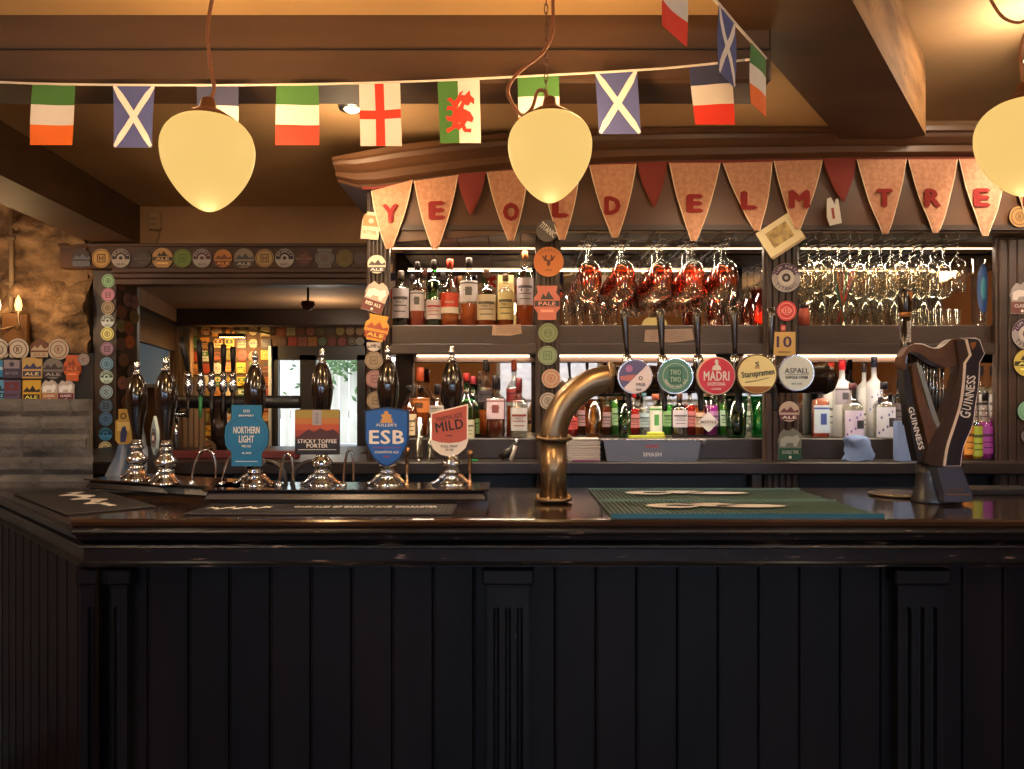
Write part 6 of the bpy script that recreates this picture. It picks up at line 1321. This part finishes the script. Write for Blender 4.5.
flat_flag('blue flag with white diagonal cross, left of the left pendant', 113, 155, 113.5, 152, 85, 85.5, 147.5, scot)
flat_flag('blue and white striped flag half hidden behind the left pendant', 196.5, 238.5, 197, 238, 85.5, 85.5, 147, tri(FNV, FW, FR))
flat_flag('green, white and red flag right of the left pendant', 276.5, 318.5, 275.5, 319, 85, 84.5, 145, tri(FG, FW, FR))
flat_flag('white flag with red upright cross near the middle', 359, 400, 360.5, 402, 83.5, 82, 146, eng)
flat_flag('green and white flag with red dragon', 437.5, 479.5, 440, 481, 81, 79.5, 143, wales)
flat_flag('green, white and orange flag behind the middle pendant', 517.5, 559, 519, 560, 77, 75, 138, tri(FG, FW, FO))
flat_flag('blue flag with white diagonal cross, right of the middle pendant', 595, 637, 599, 641, 72.5, 70, 134, scot)
flat_flag('blue, white and red flag near the end of the cord', 689, 731, 695.5, 735, 66, 63, 124.5, tri(FNV, FW, FR))
g2 = 'little flags on the cord beside the oblique beam'
ZO = 2.125
def obl(label, pa, pb, cell):
    (xa, ya), (xb, yb) = pa, pb; z = ZO; Ya = (z-EYE)*F/(HZ-ya); Yb = (z-EYE)*F/(HZ-yb); A1 = Vector((X(xa, Ya), Ya, z)); B1 = Vector((X(xb, Yb), Yb, z)); up = Vector((0, 0, .147))
    flag(label, [A1+up, B1+up, B1, A1], cell, g2)
obl('obliquely seen white and orange-red flag at the top, its upper part cut off', (662, 25), (687, 47), tri(FNV, FW, FR))
obl('obliquely seen blue flag with white cross overlapping the tricolour', (719, 72), (735, 88), scot)
obl('narrow obliquely seen green, white and orange flag at the cord corner', (751, 103), (766, 117), tri(FG, FW, FO))
zt = ZO+.148
FC = pm('flag_cord', (206, 196, 190), .8)
tab = [(-40, 80), (30, 83.5), (128, 85), (256, 85), (384, 82.5), (512, 77), (640, 70), (700, 65), (745, 60)]
b = B(); b.tube(catmull([P(px, py, 1.99) for px, py in tab], 4), .0032, FC, 8)
A1 = P(745, 60, 1.99); pts = [A1]
for (xa, ya) in ((766, 117), (735, 88), (719, 72), (687, 47), (662, 25), (630, -4)):
    z = ZO; Ya = (z-EYE)*F/(HZ-ya); pts.append(Vector((X(xa, Ya), Ya, zt)))
b.tube(pts, .0032, FC, 8); b.tube([P(-40, 80, 1.99), P(-700, 72, 1.99)], .0032, FC, 8)
tag(b.done('string'), 'white cord strung across the beam carrying the little flags', 'cord')

# added fill downlights out of view over the camera side, to brighten the room
for i, (x, y) in enumerate(((-1.6, .6), (1.5, .5), (-3.0, 2.0), (0, -1.6), (3.0, 1.5), (-2.6, -1.4), (2.7, -1.4))):
    r = thing('ceiling_downlight', 'recessed downlight on the room side of the counter, %s' % ['front left', 'front right', 'far left', 'rear centre', 'far right', 'rear left', 'rear right'][i], 'ceiling light', (x, y, ceil_z(x, y)-.012), 'recessed downlights')
    b = B(); b.lathe([(.032, 0), (.045, .0), (.048, .006), (.045, .014), (.032, .014)], STEEL, n=24); b.done('bezel', r)
    b = B(); b.lathe([(0, .004), (.031, .004), (.031, .012), (0, .012)], BULB, n=20); b.done('lens', r)
    light('POINT', 'room_fill', (x, y, ceil_z(x, y)-.32), 24 if y > 0 else 8, WARM2, .12)
light('POINT', 'pendant_glow_left', P(208, 232, 1.5), 4, (1, .66, .3), .05); light('POINT', 'pendant_glow_mid', P(550, 225, 1.62), 4, (1, .66, .3), .05); light('POINT', 'pendant_glow_right', P(1025, 215, 1.5), 4, (1, .66, .3), .05)
light('POINT', 'pendant_up_left', P(190, 112, 1.70), 14, (1, .6, .25), .05); light('POINT', 'pendant_up_mid', P(572, 110, 1.76), 11, (1, .6, .25), .05)
light('POINT', 'back_room_lamp', (-1.4, 5.7, 1.95), 6, WARM2, .1)
light('AREA', 'garden_daylight', (-1.6, 7.7, 2.9), 26, (.9, .96, 1), (2.5, 1.0), (math.radians(20), 0, 0))
